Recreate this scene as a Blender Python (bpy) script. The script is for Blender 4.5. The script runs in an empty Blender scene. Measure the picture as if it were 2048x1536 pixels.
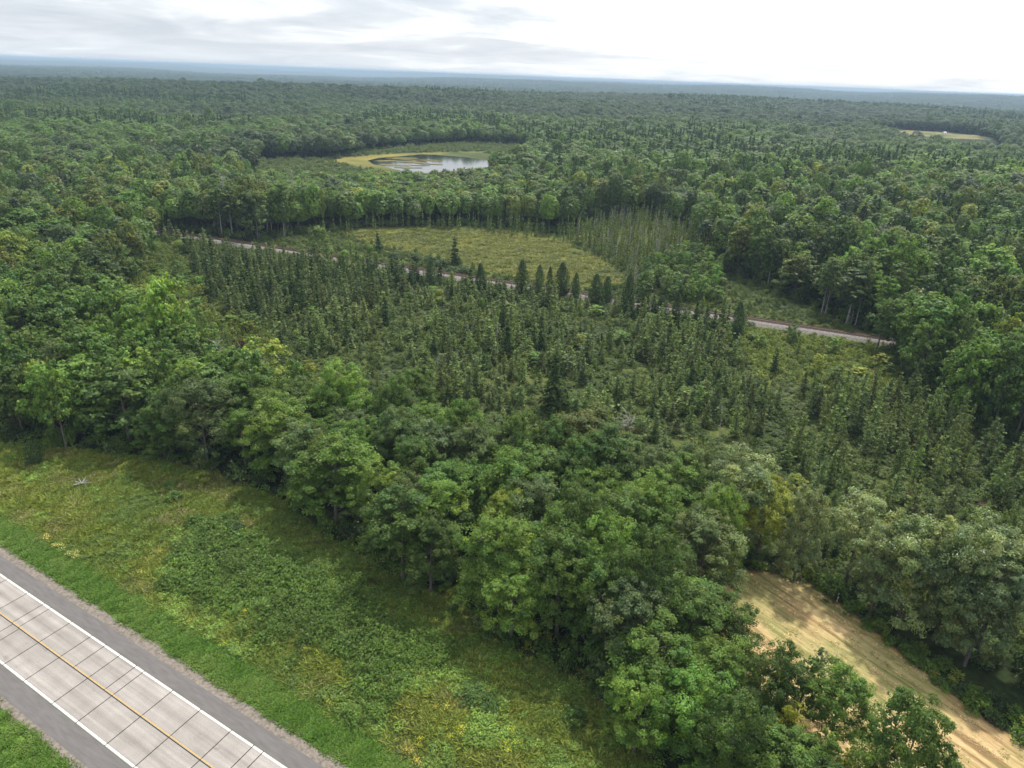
import bpy, math, random
import numpy as np
from mathutils import Matrix, Vector

SC = bpy.context.scene
COL = SC.collection
rng = np.random.default_rng(11)
R = math.radians
H = 56.7                                    # camera height over the road, metres

# ------------------------------------------------------------------ camera
PITCH, ROLL = R(23.618), R(2.181)
cam = bpy.data.cameras.new('camera')
cam.sensor_width = 36.0
cam.lens = 1410 / 2048 * 36.0
cam.clip_start, cam.clip_end = 0.5, 80000
camo = bpy.data.objects.new('camera', cam)
COL.objects.link(camo)
ca, sa, cp, spt = math.cos(ROLL), math.sin(ROLL), math.cos(PITCH), math.sin(PITCH)
right = Vector((ca, sa * spt, sa * cp))
up = Vector((-sa, ca * spt, ca * cp))
back = right.cross(up)
M = Matrix((right, up, back)).transposed().to_4x4()
M.translation = (0, 0, H)
camo.matrix_world = M
SC.camera = camo

# ------------------------------------------------------------------ sky and sun
SUN_EL, SUN_AZ = R(61), R(22)               # azimuth clockwise from +Y
w = bpy.data.worlds.new('World')
SC.world = w
w.use_nodes = True
nt = w.node_tree
for n in list(nt.nodes):
    nt.nodes.remove(n)


def N(nt, t, **kw):
    n = nt.nodes.new(t)
    for k, v in kw.items():
        if k.startswith('i_'):
            n.inputs[int(k[2:])].default_value = v
        else:
            setattr(n, k, v)
    return n


def L(nt, a, b):
    nt.links.new(a, b)


def mathn(nt, op, a, b=None, clamp=False):
    n = N(nt, 'ShaderNodeMath', operation=op, use_clamp=clamp)
    for i, q in enumerate((a, b)):
        if q is None:
            continue
        if isinstance(q, (int, float)):
            n.inputs[i].default_value = q
        else:
            L(nt, q, n.inputs[i])
    return n.outputs[0]


def ramp(nt, fac, stops):
    n = N(nt, 'ShaderNodeValToRGB')
    els = n.color_ramp.elements
    while len(els) < len(stops):
        els.new(0.5)
    for e, (p, c) in zip(els, stops):
        e.position = p
        e.color = (*c, 1) if len(c) == 3 else c
    L(nt, fac, n.inputs[0])
    return n.outputs[0]


def mix(nt, fac, a, b, mode='MIX'):
    n = N(nt, 'ShaderNodeMix', data_type='RGBA', blend_type=mode)
    for i, q in ((0, fac), (6, a), (7, b)):
        if isinstance(q, (int, float)):
            n.inputs[i].default_value = q
        elif isinstance(q, tuple):
            n.inputs[i].default_value = (*q, 1)
        else:
            L(nt, q, n.inputs[i])
    return n.outputs[2]


sky = N(nt, 'ShaderNodeTexSky', sky_type='NISHITA')
sky.sun_disc = False
sky.sun_elevation = SUN_EL
sky.sun_rotation = SUN_AZ
sky.air_density, sky.dust_density, sky.ozone_density = 1.0, 1.5, 1.0
tc = N(nt, 'ShaderNodeTexCoord')
sep = N(nt, 'ShaderNodeSeparateXYZ')
L(nt, tc.outputs['Generated'], sep.inputs[0])
el = mathn(nt, 'MAXIMUM', sep.outputs[2], 0.0)
# cloud layers thin out to long flat bands towards the horizon
cmb = N(nt, 'ShaderNodeCombineXYZ')
den = mathn(nt, 'ADD', el, 0.09)
L(nt, mathn(nt, 'DIVIDE', sep.outputs[0], den), cmb.inputs[0])
L(nt, mathn(nt, 'DIVIDE', sep.outputs[1], den), cmb.inputs[1])
cmb.inputs[2].default_value = 5.1
nz = N(nt, 'ShaderNodeTexNoise', noise_dimensions='3D')
nz.inputs['Scale'].default_value = 0.75
nz.inputs['Detail'].default_value = 6
nz.inputs['Roughness'].default_value = 0.56
nz.inputs['Distortion'].default_value = 0.4
L(nt, cmb.outputs[0], nz.inputs['Vector'])
nz2 = N(nt, 'ShaderNodeTexNoise', noise_dimensions='3D')
nz2.inputs['Scale'].default_value = 0.16
nz2.inputs['Detail'].default_value = 3
L(nt, cmb.outputs[0], nz2.inputs['Vector'])
cl = mathn(nt, 'ADD', mathn(nt, 'MULTIPLY', nz.outputs[0], 0.65), mathn(nt, 'MULTIPLY', nz2.outputs[0], 0.35))
# glow of the veiled sun: thinner and brighter cloud towards it
sd = (math.sin(SUN_AZ) * math.cos(SUN_EL), math.cos(SUN_AZ) * math.cos(SUN_EL), math.sin(SUN_EL))
dot = N(nt, 'ShaderNodeVectorMath', operation='DOT_PRODUCT')
L(nt, tc.outputs['Generated'], dot.inputs[0])
dot.inputs[1].default_value = sd
glow = N(nt, 'ShaderNodeMapRange', interpolation_type='SMOOTHSTEP')
glow.inputs[1].default_value, glow.inputs[2].default_value = 0.30, 0.66
L(nt, dot.outputs['Value'], glow.inputs[0])
cl = mathn(nt, 'SUBTRACT', cl, mathn(nt, 'MULTIPLY', sep.outputs[0], 0.17))   # heavier cloud to the left
thick = mathn(nt, 'SUBTRACT', cl, mathn(nt, 'MULTIPLY', glow.outputs[0], 0.15))
ccol = ramp(nt, thick, [(0.33, (9.4, 9.45, 9.4)), (0.42, (6.9, 7.05, 7.2)), (0.51, (4.9, 5.2, 5.6)), (0.62, (3.8, 4.15, 4.7))])
hz = N(nt, 'ShaderNodeMapRange', interpolation_type='SMOOTHSTEP')
hz.inputs[1].default_value, hz.inputs[2].default_value = 0.0, 0.05
L(nt, el, hz.inputs[0])
ccol = mix(nt, hz.outputs[0], mix(nt, 0.45, ccol, (5.6, 6.0, 6.4)), ccol)
skyc = mix(nt, 0.9, sky.outputs[0], ccol)
bg = N(nt, 'ShaderNodeBackground')
bg.inputs[1].default_value = 0.118
L(nt, skyc, bg.inputs[0])
out = N(nt, 'ShaderNodeOutputWorld')
L(nt, bg.outputs[0], out.inputs[0])
w.cycles.sampling_method = 'MANUAL'
w.cycles.sample_map_resolution = 512

sl = bpy.data.lights.new('sun', 'SUN')
sl.energy = 3.1
sl.angle = R(2.0)
sl.color = (1.0, 0.955, 0.88)
so = bpy.data.objects.new('sun', sl)
so.rotation_euler = Vector((-sd[0], -sd[1], -sd[2])).to_track_quat('-Z', 'Y').to_euler()
so.location = (0, 0, 300)
COL.objects.link(so)

vs = SC.view_settings
vs.view_transform, vs.look, vs.exposure, vs.gamma = 'Standard', 'None', 0.54, 1.0
vs.use_curve_mapping = False
SC.render.engine = 'CYCLES'
cy = SC.cycles
cy.max_bounces, cy.diffuse_bounces, cy.glossy_bounces, cy.transmission_bounces = 4, 3, 2, 2
cy.volume_bounces = 0
cy.transparent_max_bounces = 4
cy.caustics_reflective = cy.caustics_refractive = False
cy.sample_clamp_indirect = 4.0

# ------------------------------------------------------------------ layout, metres (x right, y ahead of the road)
FOOT = [(-104.3, 100.6), (-92.0, 99.5), (-81.6, 98.5), (-64.5, 96.6), (-51.7, 94.4), (-43.2, 90.6), (-32.5, 85.2), (-23.1, 76.3), (-12.7, 68.9), (-8.2, 66.4), (-2.5, 60.6), (4.1, 56.2), (6.6, 55.0), (10.0, 51.9), (12.6, 49.1), (14.9, 43.4), (17.6, 38.2)]
HAY = [(33.4, 40.5), (31.0, 47.1), (27.4, 53.4), (24.6, 60.1), (23.9, 67.8), (29.9, 73.3), (35.2, 73.8), (39.6, 68.7), (43.5, 60.3), (46.4, 54.6), (50.1, 48.5), (53.2, 43.1), (48, 28), (36, 26)]
BACK = [(-44.6, 113.7), (-31.0, 104.8), (-22.7, 99.5), (-15.3, 102.2), (-5.3, 93.8), (-1.5, 89.1), (4.1, 86.5), (11.2, 89.4), (15.5, 84.5), (19.6, 80.7), (25.0, 81.8), (31.1, 80.3), (33.0, 74.3), (35.1, 70.0), (42.6, 71.1), (47.4, 66.8), (52.6, 66.2), (56.2, 63.3), (61.6, 57.1)]
LEFTR = [(-46.2, 117.5), (-56.7, 125.9), (-68.3, 130.5), (-81.4, 140.6), (-91.6, 150.6), (-104.8, 177.1), (-113.5, 211.1)]
RAIL = [(-272.5, 301.0), (-205.0, 279.7), (-158.1, 266.3), (-127.9, 254.3), (-76.2, 233.5), (-36.1, 214.3), (-13.9, 207.5), (-0.2, 200.1), (18.3, 192.9), (47.1, 182.2), (61.2, 175.1), (89.2, 165.3), (104.2, 159.0), (117.8, 152.7), (138.4, 142.3)]
MEADOWBOG = [(-64.4, 262.5), (-60.4, 269.7), (-36.4, 277.2), (-7.0, 276.9), (17.7, 261.4), (28.8, 241.9), (33.7, 219.2), (32.9, 207.4), (21.9, 201.5), (7.2, 206.0), (-5.0, 213.5), (-22.0, 228.9), (-40.5, 241.8), (-52.4, 249.2)]
SCRUBRING = [(18.2, 270.3), (56.3, 317.0), (69.7, 277.7), (67.5, 230.6), (60.0, 195.4), (50.9, 187.1), (35.2, 192.2), (33.7, 213.2), (28.8, 241.9)]
GREENBUSH = [(39.4, 220.0), (56.7, 242.8), (69.3, 237.6), (60.1, 190.6), (41.1, 185.9), (33.7, 192.0)]
PATCHR = [(58.3, 200.2), (74.6, 210.5), (83.9, 186.7), (74.4, 175.8), (55.1, 181.9)]
BRUSHR = [(58.2, 169.2), (73.1, 165.3), (88.4, 161.0), (85.7, 145.6), (85.3, 132.2), (75.6, 128.9), (64.0, 135.2), (52.0, 136.7), (52.8, 154.5)]
TREESR = [(89.2, 160.0), (102.5, 155.8), (117.6, 150.2), (137.3, 140.8), (99.3, 94.3), (90.8, 109.5), (83.4, 116.5), (81.8, 129.4), (84.3, 142.6)]
SCRUBL = [(-102.1, 174.2), (-84.8, 161.9), (-69.6, 154.5), (-59.4, 142.5), (-51.0, 143.4), (-69.5, 169.8), (-80.0, 177.1), (-90.4, 195.4), (-111.5, 229.8), (-129.2, 242.2), (-126.0, 213.7)]
DARKSPR = [(-107.0, 223.4), (-87.9, 219.7), (-64.0, 213.8), (-33.1, 195.5), (-34.8, 174.1), (-47.8, 164.4), (-56.1, 159.7), (-66.5, 158.4), (-81.3, 177.0)]
TALLSPR = [(27.5, 111.9), (41.8, 125.8), (62.0, 130.0), (76.4, 126.6), (80.6, 116.3), (89.6, 107.7), (98.1, 92.8), (84.0, 75.5), (70.6, 78.8), (61.3, 81.6), (45.3, 86.6), (37.8, 95.7), (32.6, 100.0)]
POND = [(-103.7, 502.1), (-99.4, 519.6), (-87.6, 534.1), (-72.4, 557.6), (-55.2, 575.6), (-32.3, 584.4), (-24.0, 568.2), (-18.3, 528.3), (-25.2, 460.4), (-42.5, 443.0), (-60.1, 437.8), (-79.1, 461.7), (-95.5, 481.0)]
MARSH = [(-129.8, 493.0), (-120.5, 518.7), (-97.3, 548.3), (-73.6, 566.7), (-22.8, 595.3), (-21.4, 588.6), (-43.7, 578.1), (-61.9, 565.4), (-74.1, 528.7), (-65.4, 502.8), (-64.6, 448.4), (-70.8, 430.0), (-93.0, 452.2), (-112.6, 469.7)]
CLEAR = [(-252.0, 447.9), (-228.7, 470.5), (-189.6, 469.4), (-151.2, 459.8), (-127.8, 478.8), (-106.8, 458.1), (-142.4, 431.9), (-188.0, 427.4), (-222.7, 426.2)]
FIELDR = [(471.5, 980.7), (535.7, 1065.1), (573.1, 1029.5), (583.3, 954.2), (537.6, 879.2), (496.6, 888.1), (466.7, 924.0)]
FIELDL = [(-1855.3, 2265.2), (-1790.3, 2464.5), (-1715.0, 2762.5), (-1464.7, 2259.8), (-1454.6, 1927.8)]
FIELDLB = [(-1760.5, 2720.5), (-1619.9, 2694.3), (-1457.0, 2369.1), (-1499.5, 2338.0)]
FIELDLC = [(-1154.9, 2075.2), (-1108.8, 2117.9), (-997.5, 1898.4), (-1033.4, 1888.5)]
SPECIAL = [('broad', 23.1, 68.0, 11.5, 4.6, 'grey'), ('broad', -12.4, 69.3, 12.2, 4.2, 'mid'), ('broad', -8.7, 66.7, 11, 3.6, 'mid'), ('broad', -44.8, 115.4, 12.5, 5.2, 'yellow'), ('broad', -36.7, 115.8, 9, 2.6, 'gold'), ('broad', -15.4, 105.4, 12, 3.4, 'bright'), ('broad', 11.4, 88.7, 13.5, 5.6, 'olive'), ('broad', 18.5, 81.5, 12, 3.6, 'grey'), ('broad', 25.7, 84.4, 12, 3.6, 'grey'), ('broad', 29.5, 77.5, 14, 5.2, 'rimlit'), ('broad', 32.9, 76.3, 12, 3.4, 'yellow'), ('broad', 36.1, 71.5, 13, 2.8, 'rimlit'), ('broad', 42.6, 71.4, 13, 3.6, 'rimlit'), ('broad', 45.2, 64.0, 15, 4.3, 'rimlit'), ('broad', 48.6, 62.1, 16, 4.3, 'rimlit'), ('broad', 52.2, 60.2, 15.5, 4.1, 'rimlit'), ('broad', 43.0, 65.7, 12, 3.1, 'rimlit'), ('broad', 47.3, 62.5, 13, 3.3, 'rimlit'), ('broad', 50.0, 58.4, 14, 3.4, 'rimlit'), ('broad', 19.4, 61.1, 7.5, 2.4, 'gold'), ('broad', 23.1, 56.2, 9.5, 3.2, 'mid'), ('broad', 14.3, 50.0, 11, 4.2, 'bright'), ('broad', 19.8, 49.5, 10, 3.6, 'bright'), ('broad', 12.5, 46.0, 9, 3.4, 'bright'), ('broad', 30.3, 46.5, 10, 2.7, 'bright'), ('broad', 27.9, 48.8, 9, 2.3, 'mid'), ('broad', 35.4, 45.8, 9.0, 1.7, 'mid'), ('broad', 23.7, 41.3, 8, 3.0, 'bright'), ('broad', 26.6, 38.5, 8, 2.8, 'mid'), ('broad', 25.2, 44.7, 8.5, 1.5, 'gold'), ('broad', 29.9, 41.4, 7, 1.7, 'gold'), ('broad', 30.6, 51.1, 8, 1.5, 'rimlit'), ('broad', 22.5, 43.6, 7.5, 1.9, 'mid'), ('broad', 27.5, 42.4, 7.5, 2.0, 'bright'), ('broad', -0.7, 63.4, 13, 4.4, 'bright'), ('broad', 6.0, 60.6, 14, 4.2, 'mid'), ('broad', 13.5, 69.3, 13, 4.6, 'mid'), ('broad', -15.9, 75.7, 12, 4, 'bright'), ('broad', -10.3, 86.1, 12.5, 4.4, 'grey'), ('broad', -23.1, 79.8, 13, 5.2, 'bright'), ('broad', -46.7, 94.7, 14, 5, 'grey'), ('broad', -33.1, 91.1, 13, 5, 'bright'), ('broad', -0.3, 72.1, 11, 3, 'yellow'), ('broad', 2.6, 73.5, 12, 4, 'grey'), ('broad', -11.8, 72.7, 11.5, 3.6, 'grey'), ('broad', -79.6, 118.8, 13, 4.4, 'bright'), ('broad', -77.0, 104.6, 12, 2.6, 'yellow'), ('broad', -61.2, 99.5, 13, 5, 'mid'), ('broad', -66.7, 235.9, 8.5, 3.6, 'mid'), ('broad', 94.8, 159.6, 14, 5.4, 'olive'), ('broad', 113.1, 169.5, 15, 5, 'olive'), ('broad', 87.0, 159.3, 12, 3, 'mid'), ('broad', 92.6, 234.7, 15, 3.2, 'yellow'), ('dead', 99.8, 153.0, 10, 2.4, 'bone'), ('dead', 36.0, 107.9, 7, 0.6, 'bone'), ('dead', 59.2, 177.3, 5, 1, 'bone'), ('cedar', 1.7, 195.2, 9.4, 2.2, 'deep'), ('cedar', 6.6, 194.3, 8.4, 1.7, 'deep'), ('cedar', 9.5, 193.7, 8.2, 1.1, 'deep'), ('cedar', 12.9, 193.2, 9.5, 2.5, 'deep'), ('cedar', 22.0, 187.6, 8.1, 2.3, 'deep'), ('cedar', 25.1, 188.0, 7.5, 1.9, 'deep'), ('cedar', 30.8, 186.0, 8.9, 1.9, 'deep'), ('cedar', 53.5, 161.3, 9.5, 1.9, 'deep'), ('cedar', -9.9, 191.1, 9.0, 1.9, 'deep'), ('cedar', -24.4, 196.8, 8.0, 1.8, 'deep'), ('cedar', 16.8, 191.7, 7.3, 1.4, 'deep'), ('cedar', 37.7, 174.7, 6.6, 2.2, 'deep'), ('cedar', 41.3, 173.1, 7.9, 1.6, 'deep'), ('spruce', -19.8, 222.5, 9.6, 2.6, 'deep'), ('spruce', -46.6, 237.0, 7.3, 2.2, 'deep'), ('spruce', -104.9, 220.4, 8.7, 2.4, 'deep'), ('spruce', -91.6, 219.2, 8.7, 2.2, 'deep'), ('spruce', -50.2, 201.2, 8.1, 2.2, 'deep'), ('spruce', 7.6, 116.2, 12.2, 3.6, 'deep'), ('spruce', 55.6, 139.8, 5.5, 1.7, 'deep'), ('spruce', -76.7, 197.4, 8.7, 2.4, 'deep'), ('spruce', -59.9, 189.3, 10.5, 2.4, 'deep')]
BIRCHA = [(-114.7, 253.2), (-78.0, 251.3), (-86.6, 287.9), (-125.6, 288.7)]
BIRCHB = [(82.5, 198.4), (82.6, 183.5), (93.3, 168.7), (103.9, 182.6), (100.2, 205.8)]
THICKET = [(-41.1, 72.5), (-39.8, 78.6), (-32.3, 76.2), (-24.4, 69.1), (-16.1, 61.8), (-8.5, 55.6), (-10.1, 52.8), (-16.5, 56.5), (-24.7, 60.6), (-32.8, 64.2), (-38.3, 67.4)]
BUSHES = [(-36.0, 77.5), (-17.0, 58.3), (-3.0, 51.6), (-1.0, 50.8), (-45.5, 89.0), (-47.1, 84.2), (-49.2, 87.3), (-25.6, 63.3), (15.4, 46.5), (7.3, 49.4)]
SHRUBJ = (-72.3, 92.8)
BRANCH = (-61.7, 86.8)
POST = (40.1, 67.9)
WHITE = (547.5, 976.2)
SNAGHEAP = (20.8, 112.3)
ROWDARK = [(400.3, 834.0), (420.8, 830.4), (425.5, 786.0), (444.0, 771.8), (501.3, 816.0)]
DARKSHRUB = [(-39.6, 226.1), (-33.0, 225.1), (-27.8, 222.6), (-23.6, 220.6), (-19.6, 212.6), (-15.6, 210.8)]
GRNTREE = [(-54.9, 221.6), (-49.6, 219.2), (-44.4, 216.8), (-38.7, 211.5), (-55.6, 231.9), (-49.2, 232.9), (-61.2, 227.4)]
ASTERP = [(-59.8, 73.4), (-56.7, 72.1), (-57.9, 72.5), (-53.7, 70.3)]
GOLD = [(-44.7, 67.0), (-39.5, 68.2), (-15.0, 49.0), (-8.0, 45.4), (-71.7, 87.1), (-3.6, 47.2), (-14.4, 49.6), (0.6, 46.4)]

RO = np.array([-38.33, 50.41])              # a point of the road's yellow line
RA = R(-29.98)
RU = np.array([math.cos(RA), math.sin(RA)])
RN = np.array([-RU[1], RU[0]])


def road_xy(s, n):
    return RO + RU * s + RN * n


def inside(P, poly):
    poly = np.asarray(poly, float)
    x, y = P[:, 0], P[:, 1]
    r = np.zeros(len(P), bool)
    j = len(poly) - 1
    for i in range(len(poly)):
        xi, yi = poly[i]
        xj, yj = poly[j]
        if yi != yj:
            c = ((yi > y) != (yj > y)) & (x < (xj - xi) * (y - yi) / (yj - yi) + xi)
            r ^= c
        j = i
    return r


def dist_line(P, line, closed=False):
    line = np.asarray(line, float)
    if closed:
        line = np.vstack([line, line[:1]])
    d = np.full(len(P), 1e9)
    for a, b in zip(line[:-1], line[1:]):
        ab = b - a
        t = np.clip(((P - a) @ ab) / max(ab @ ab, 1e-9), 0, 1)
        d = np.minimum(d, np.hypot(*(P - a - t[:, None] * ab).T))
    return d


def signed(P, poly):                        # > 0 inside, metres
    d = dist_line(P, poly, True)
    return np.where(inside(P, poly), d, -d)


def sstep(a, b, x):
    t = np.clip((x - a) / (b - a), 0, 1)
    return t * t * (3 - 2 * t)


_h = np.random.default_rng(3).random((256, 256))


def vnoise(x, y, s):                        # value noise, 0..1, feature size s
    x, y = x / s + 91.7, y / s + 37.3
    xi, yi = np.floor(x).astype(int), np.floor(y).astype(int)
    fx, fy = x - xi, y - yi
    fx, fy = fx * fx * (3 - 2 * fx), fy * fy * (3 - 2 * fy)
    g = lambda i, j: _h[(xi + i) & 255, (yi + j) & 255]
    return (g(0, 0) * (1 - fx) + g(1, 0) * fx) * (1 - fy) + (g(0, 1) * (1 - fx) + g(1, 1) * fx) * fy


def fbm(x, y, s, o=3):
    v, a, t = 0, 1, 0
    for k in range(o):
        v = v + a * vnoise(x + 13 * k, y - 7 * k, s / 2 ** k)
        t += a
        a *= 0.5
    return v / t


NEAR = FOOT + [(22, -300), (-700, -300), (-700, 130)]
BOG = LEFTR[::-1] + BACK + [(150, 30), (190, 120)] + RAIL[::-1][:12]
NBOG = [(-95, 241), (-86, 252), (-75, 264), (-62, 277), (-36, 286), (-5, 287), (18, 276), (56, 317), (70, 278), (67, 231), (76, 211),
        (84, 187), (88, 167), (61.2, 175.1), (47.1, 182.2), (18.3, 192.9), (-0.2, 200.1), (-13.9, 207.5), (-36.1, 214.3), (-76.2, 233.5)]


def terrain(x, y):
    d = np.hypot(x, y)
    z = sstep(320, 1200, d) * (fbm(x, y, 620, 3) - 0.47) * 22
    z = z + 21 * np.exp(-((x + 420) / 480) ** 2 - ((y - 1300) / 260) ** 2) + 15 * np.exp(-((x - 500) / 600) ** 2 - ((y - 1750) / 280) ** 2)
    z = z + 8 * np.exp(-((x - 240) / 130) ** 2 - ((y - 360) / 110) ** 2)
    z = z - 12 * sstep(1700, 2500, d) * (1 - sstep(3400, 5500, d))
    far = sstep(1900, 9000, d)
    rid = fbm(x, y, 3000, 4)
    z = z + far * ((rid - 0.52) * 170)
    z = z + sstep(8000, 20000, d) * 24
    z = np.where(z > 30, 30 + 29 * np.tanh((z - 30) / 29), z)
    z = z * (1 - np.exp(-((x + 65) / 130) ** 2 - ((y - 515) / 110) ** 2))
    # the field by the road falls a little to a shallow ditch
    n = (x - RO[0]) * RN[0] + (y - RO[1]) * RN[1]
    z = z - 0.35 * np.exp(-((n - 11.5) / 2.2) ** 2) * (d < 400)
    z = z + sstep(12, 20, n) * (fbm(x, y, 9, 2) - 0.5) * 0.5 * (d < 400) * (1 - sstep(120, 200, d))
    return z


# ------------------------------------------------------------------ materials
def mat(name):
    m = bpy.data.materials.new(name)
    m.use_nodes = True
    t = m.node_tree
    for n in list(t.nodes):
        t.nodes.remove(n)
    o = N(t, 'ShaderNodeOutputMaterial')
    return m, t, o


def foliage_mat(name, gloss=0.35, rough=0.5, trans=0.35):
    m, t, o = mat(name)
    a = N(t, 'ShaderNodeAttribute', attribute_type='INSTANCER', attribute_name='tint')
    v = N(t, 'ShaderNodeAttribute', attribute_type='GEOMETRY', attribute_name='var')
    col = mix(t, 1.0, a.outputs['Color'], v.outputs['Color'], 'MULTIPLY')
    p = N(t, 'ShaderNodeBsdfPrincipled')
    L(t, col, p.inputs['Base Color'])
    p.inputs['Roughness'].default_value = rough
    p.inputs['Specular IOR Level'].default_value = gloss
    tr = N(t, 'ShaderNodeBsdfTranslucent')
    L(t, mix(t, 1.0, col, (1.35, 1.45, 0.6), 'MULTIPLY'), tr.inputs[0])
    ms = N(t, 'ShaderNodeMixShader')
    ms.inputs[0].default_value = trans
    L(t, p.outputs[0], ms.inputs[1])
    L(t, tr.outputs[0], ms.inputs[2])
    L(t, ms.outputs[0], o.inputs[0])
    return m


def noise_mat(name, cols, scale=4.0, rough=0.9, detail=6, bump=0.0, stretch=None, spec=0.2):
    m, t, o = mat(name)
    g = N(t, 'ShaderNodeNewGeometry')
    vec = g.outputs['Position']
    if stretch:
        mp = N(t, 'ShaderNodeMapping', vector_type='TEXTURE')
        mp.inputs['Rotation'].default_value = (0, 0, stretch[0])
        mp.inputs['Scale'].default_value = tuple(1 / q for q in stretch[1])
        L(t, vec, mp.inputs[0])
        vec = mp.outputs[0]
    n = N(t, 'ShaderNodeTexNoise')
    n.inputs['Scale'].default_value = scale
    n.inputs['Detail'].default_value = detail
    L(t, vec, n.inputs['Vector'])
    p = N(t, 'ShaderNodeBsdfPrincipled')
    k = len(cols)
    c = ramp(t, n.outputs[0], [(0.3 + 0.4 * i / (k - 1), q) for i, q in enumerate(cols)])
    L(t, c, p.inputs['Base Color'])
    p.inputs['Roughness'].default_value = rough
    p.inputs['Specular IOR Level'].default_value = spec
    if bump:
        b = N(t, 'ShaderNodeBump')
        b.inputs['Strength'].default_value = bump
        b.inputs['Distance'].default_value = 0.05
        L(t, n.outputs[0], b.inputs['Height'])
        L(t, b.outputs[0], p.inputs['Normal'])
    L(t, p.outputs[0], o.inputs[0])
    return m


M_LEAF = foliage_mat('broad_leaves', 0.25, 0.5, 0.38)
M_RIMLIT = foliage_mat('rimlit_leaves', 0.45, 0.42, 0.38)  # glossier leaf copy for crowns tinted as if rim-lit by the sun
M_NEEDLE = foliage_mat('needles', 0.15, 0.65, 0.3)
M_GRASS = foliage_mat('grass_blades', 0.25, 0.6, 0.3)
M_BARK = noise_mat('bark', [(0.06, 0.05, 0.04), (0.13, 0.115, 0.10), (0.2, 0.18, 0.16)], 3, 0.9, stretch=(0, (4, 4, 1)))
M_DARKBARK = noise_mat('dark_bark', [(0.035, 0.03, 0.025), (0.075, 0.065, 0.055)], 3)
M_PALE = noise_mat('pale_bark', [(0.13, 0.125, 0.105), (0.27, 0.26, 0.235), (0.38, 0.37, 0.34)], 1.5, 0.85, stretch=(0, (1, 1, 3)))
M_DEAD = noise_mat('dead_wood', [(0.22, 0.2, 0.18), (0.36, 0.34, 0.31), (0.46, 0.44, 0.41)], 3, 0.9)
def concrete_mat():
    m, t, o = mat('concrete')
    g = N(t, 'ShaderNodeNewGeometry')
    mp = N(t, 'ShaderNodeMapping', vector_type='TEXTURE')     # along and across the road
    mp.inputs['Location'].default_value = (RO[0], RO[1], 0)
    mp.inputs['Rotation'].default_value = (0, 0, RA)
    L(t, g.outputs['Position'], mp.inputs[0])
    sx = N(t, 'ShaderNodeSeparateXYZ')
    L(t, mp.outputs[0], sx.inputs[0])
    def nz(sc, det, st=(1, 1, 1)):
        q = N(t, 'ShaderNodeMapping')
        q.inputs['Scale'].default_value = st
        L(t, mp.outputs[0], q.inputs[0])
        n = N(t, 'ShaderNodeTexNoise')
        n.inputs['Scale'].default_value = sc
        n.inputs['Detail'].default_value = det
        L(t, q.outputs[0], n.inputs['Vector'])
        return n.outputs[0]
    base = ramp(t, nz(0.5, 4), [(0.3, (0.285, 0.262, 0.242)), (0.7, (0.345, 0.32, 0.30))])
    streak = ramp(t, nz(1.0, 6, (0.06, 2.6, 1)), [(0.35, (0.86, 0.86, 0.86)), (0.65, (1.08, 1.08, 1.08))])
    fine = ramp(t, nz(9, 8), [(0.3, (0.86, 0.86, 0.85)), (0.7, (1.1, 1.1, 1.1))])
    # wheel paths 0.9 m either side of each lane's middle are polished paler, the oil strip between them darker
    a = mathn(t, 'ABSOLUTE', sx.outputs[1])
    tr = mathn(t, 'COSINE', mathn(t, 'MULTIPLY', mathn(t, 'SUBTRACT', a, 1.83), 3.49))
    trk = ramp(t, mathn(t, 'ADD', mathn(t, 'MULTIPLY', tr, 0.5), 0.5), [(0.0, (1.06, 1.055, 1.05)), (1.0, (0.88, 0.875, 0.87))])
    rnd = N(t, 'ShaderNodeObjectInfo')
    per = ramp(t, rnd.outputs['Random'], [(0.0, (0.93, 0.93, 0.92)), (1.0, (1.05, 1.045, 1.05))])
    spot = ramp(t, nz(0.9, 5), [(0.66, (1, 1, 1)), (0.74, (0.8, 0.79, 0.78))])
    c = base
    for q in (streak, fine, trk, per, spot):
        c = mix(t, 1.0, c, q, 'MULTIPLY')
    p = N(t, 'ShaderNodeBsdfPrincipled')
    L(t, c, p.inputs['Base Color'])
    p.inputs['Roughness'].default_value = 0.85
    p.inputs['Specular IOR Level'].default_value = 0.2
    L(t, p.outputs[0], o.inputs[0])
    return m


M_CONC = concrete_mat()
M_JOINT = noise_mat('joint_sealant', [(0.03, 0.03, 0.03), (0.06, 0.058, 0.055)], 6)
M_ASPH = noise_mat('asphalt', [(0.118, 0.109, 0.105), (0.134, 0.125, 0.121), (0.15, 0.141, 0.137)], 2.2, 0.9, 9, 0.2, stretch=(RA, (0.3, 1.6, 1)))
M_GRAV = noise_mat('shoulder_gravel', [(0.11, 0.095, 0.08), (0.18, 0.155, 0.13), (0.24, 0.21, 0.175)], 3.5, 0.95, 10, 0.2)
M_WHITE = noise_mat('white_paint', [(0.62, 0.62, 0.6), (0.8, 0.8, 0.78)], 5, 0.6)
M_YELL = noise_mat('yellow_paint', [(0.34, 0.24, 0.12), (0.50, 0.33, 0.10), (0.56, 0.36, 0.09)], 7, 0.6)
M_BALL = noise_mat('ballast', [(0.14, 0.125, 0.11), (0.21, 0.19, 0.172), (0.28, 0.26, 0.235)], 2.5, 0.95, 8, 0.4)
M_TIE = noise_mat('tie_wood', [(0.06, 0.046, 0.04), (0.115, 0.088, 0.075)], 3)
M_RAIL = noise_mat('rail_steel', [(0.13, 0.075, 0.05), (0.2, 0.12, 0.085)], 3, 0.6)
M_STRAW = foliage_mat('straw', 0.2, 0.7, 0.2)


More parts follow.
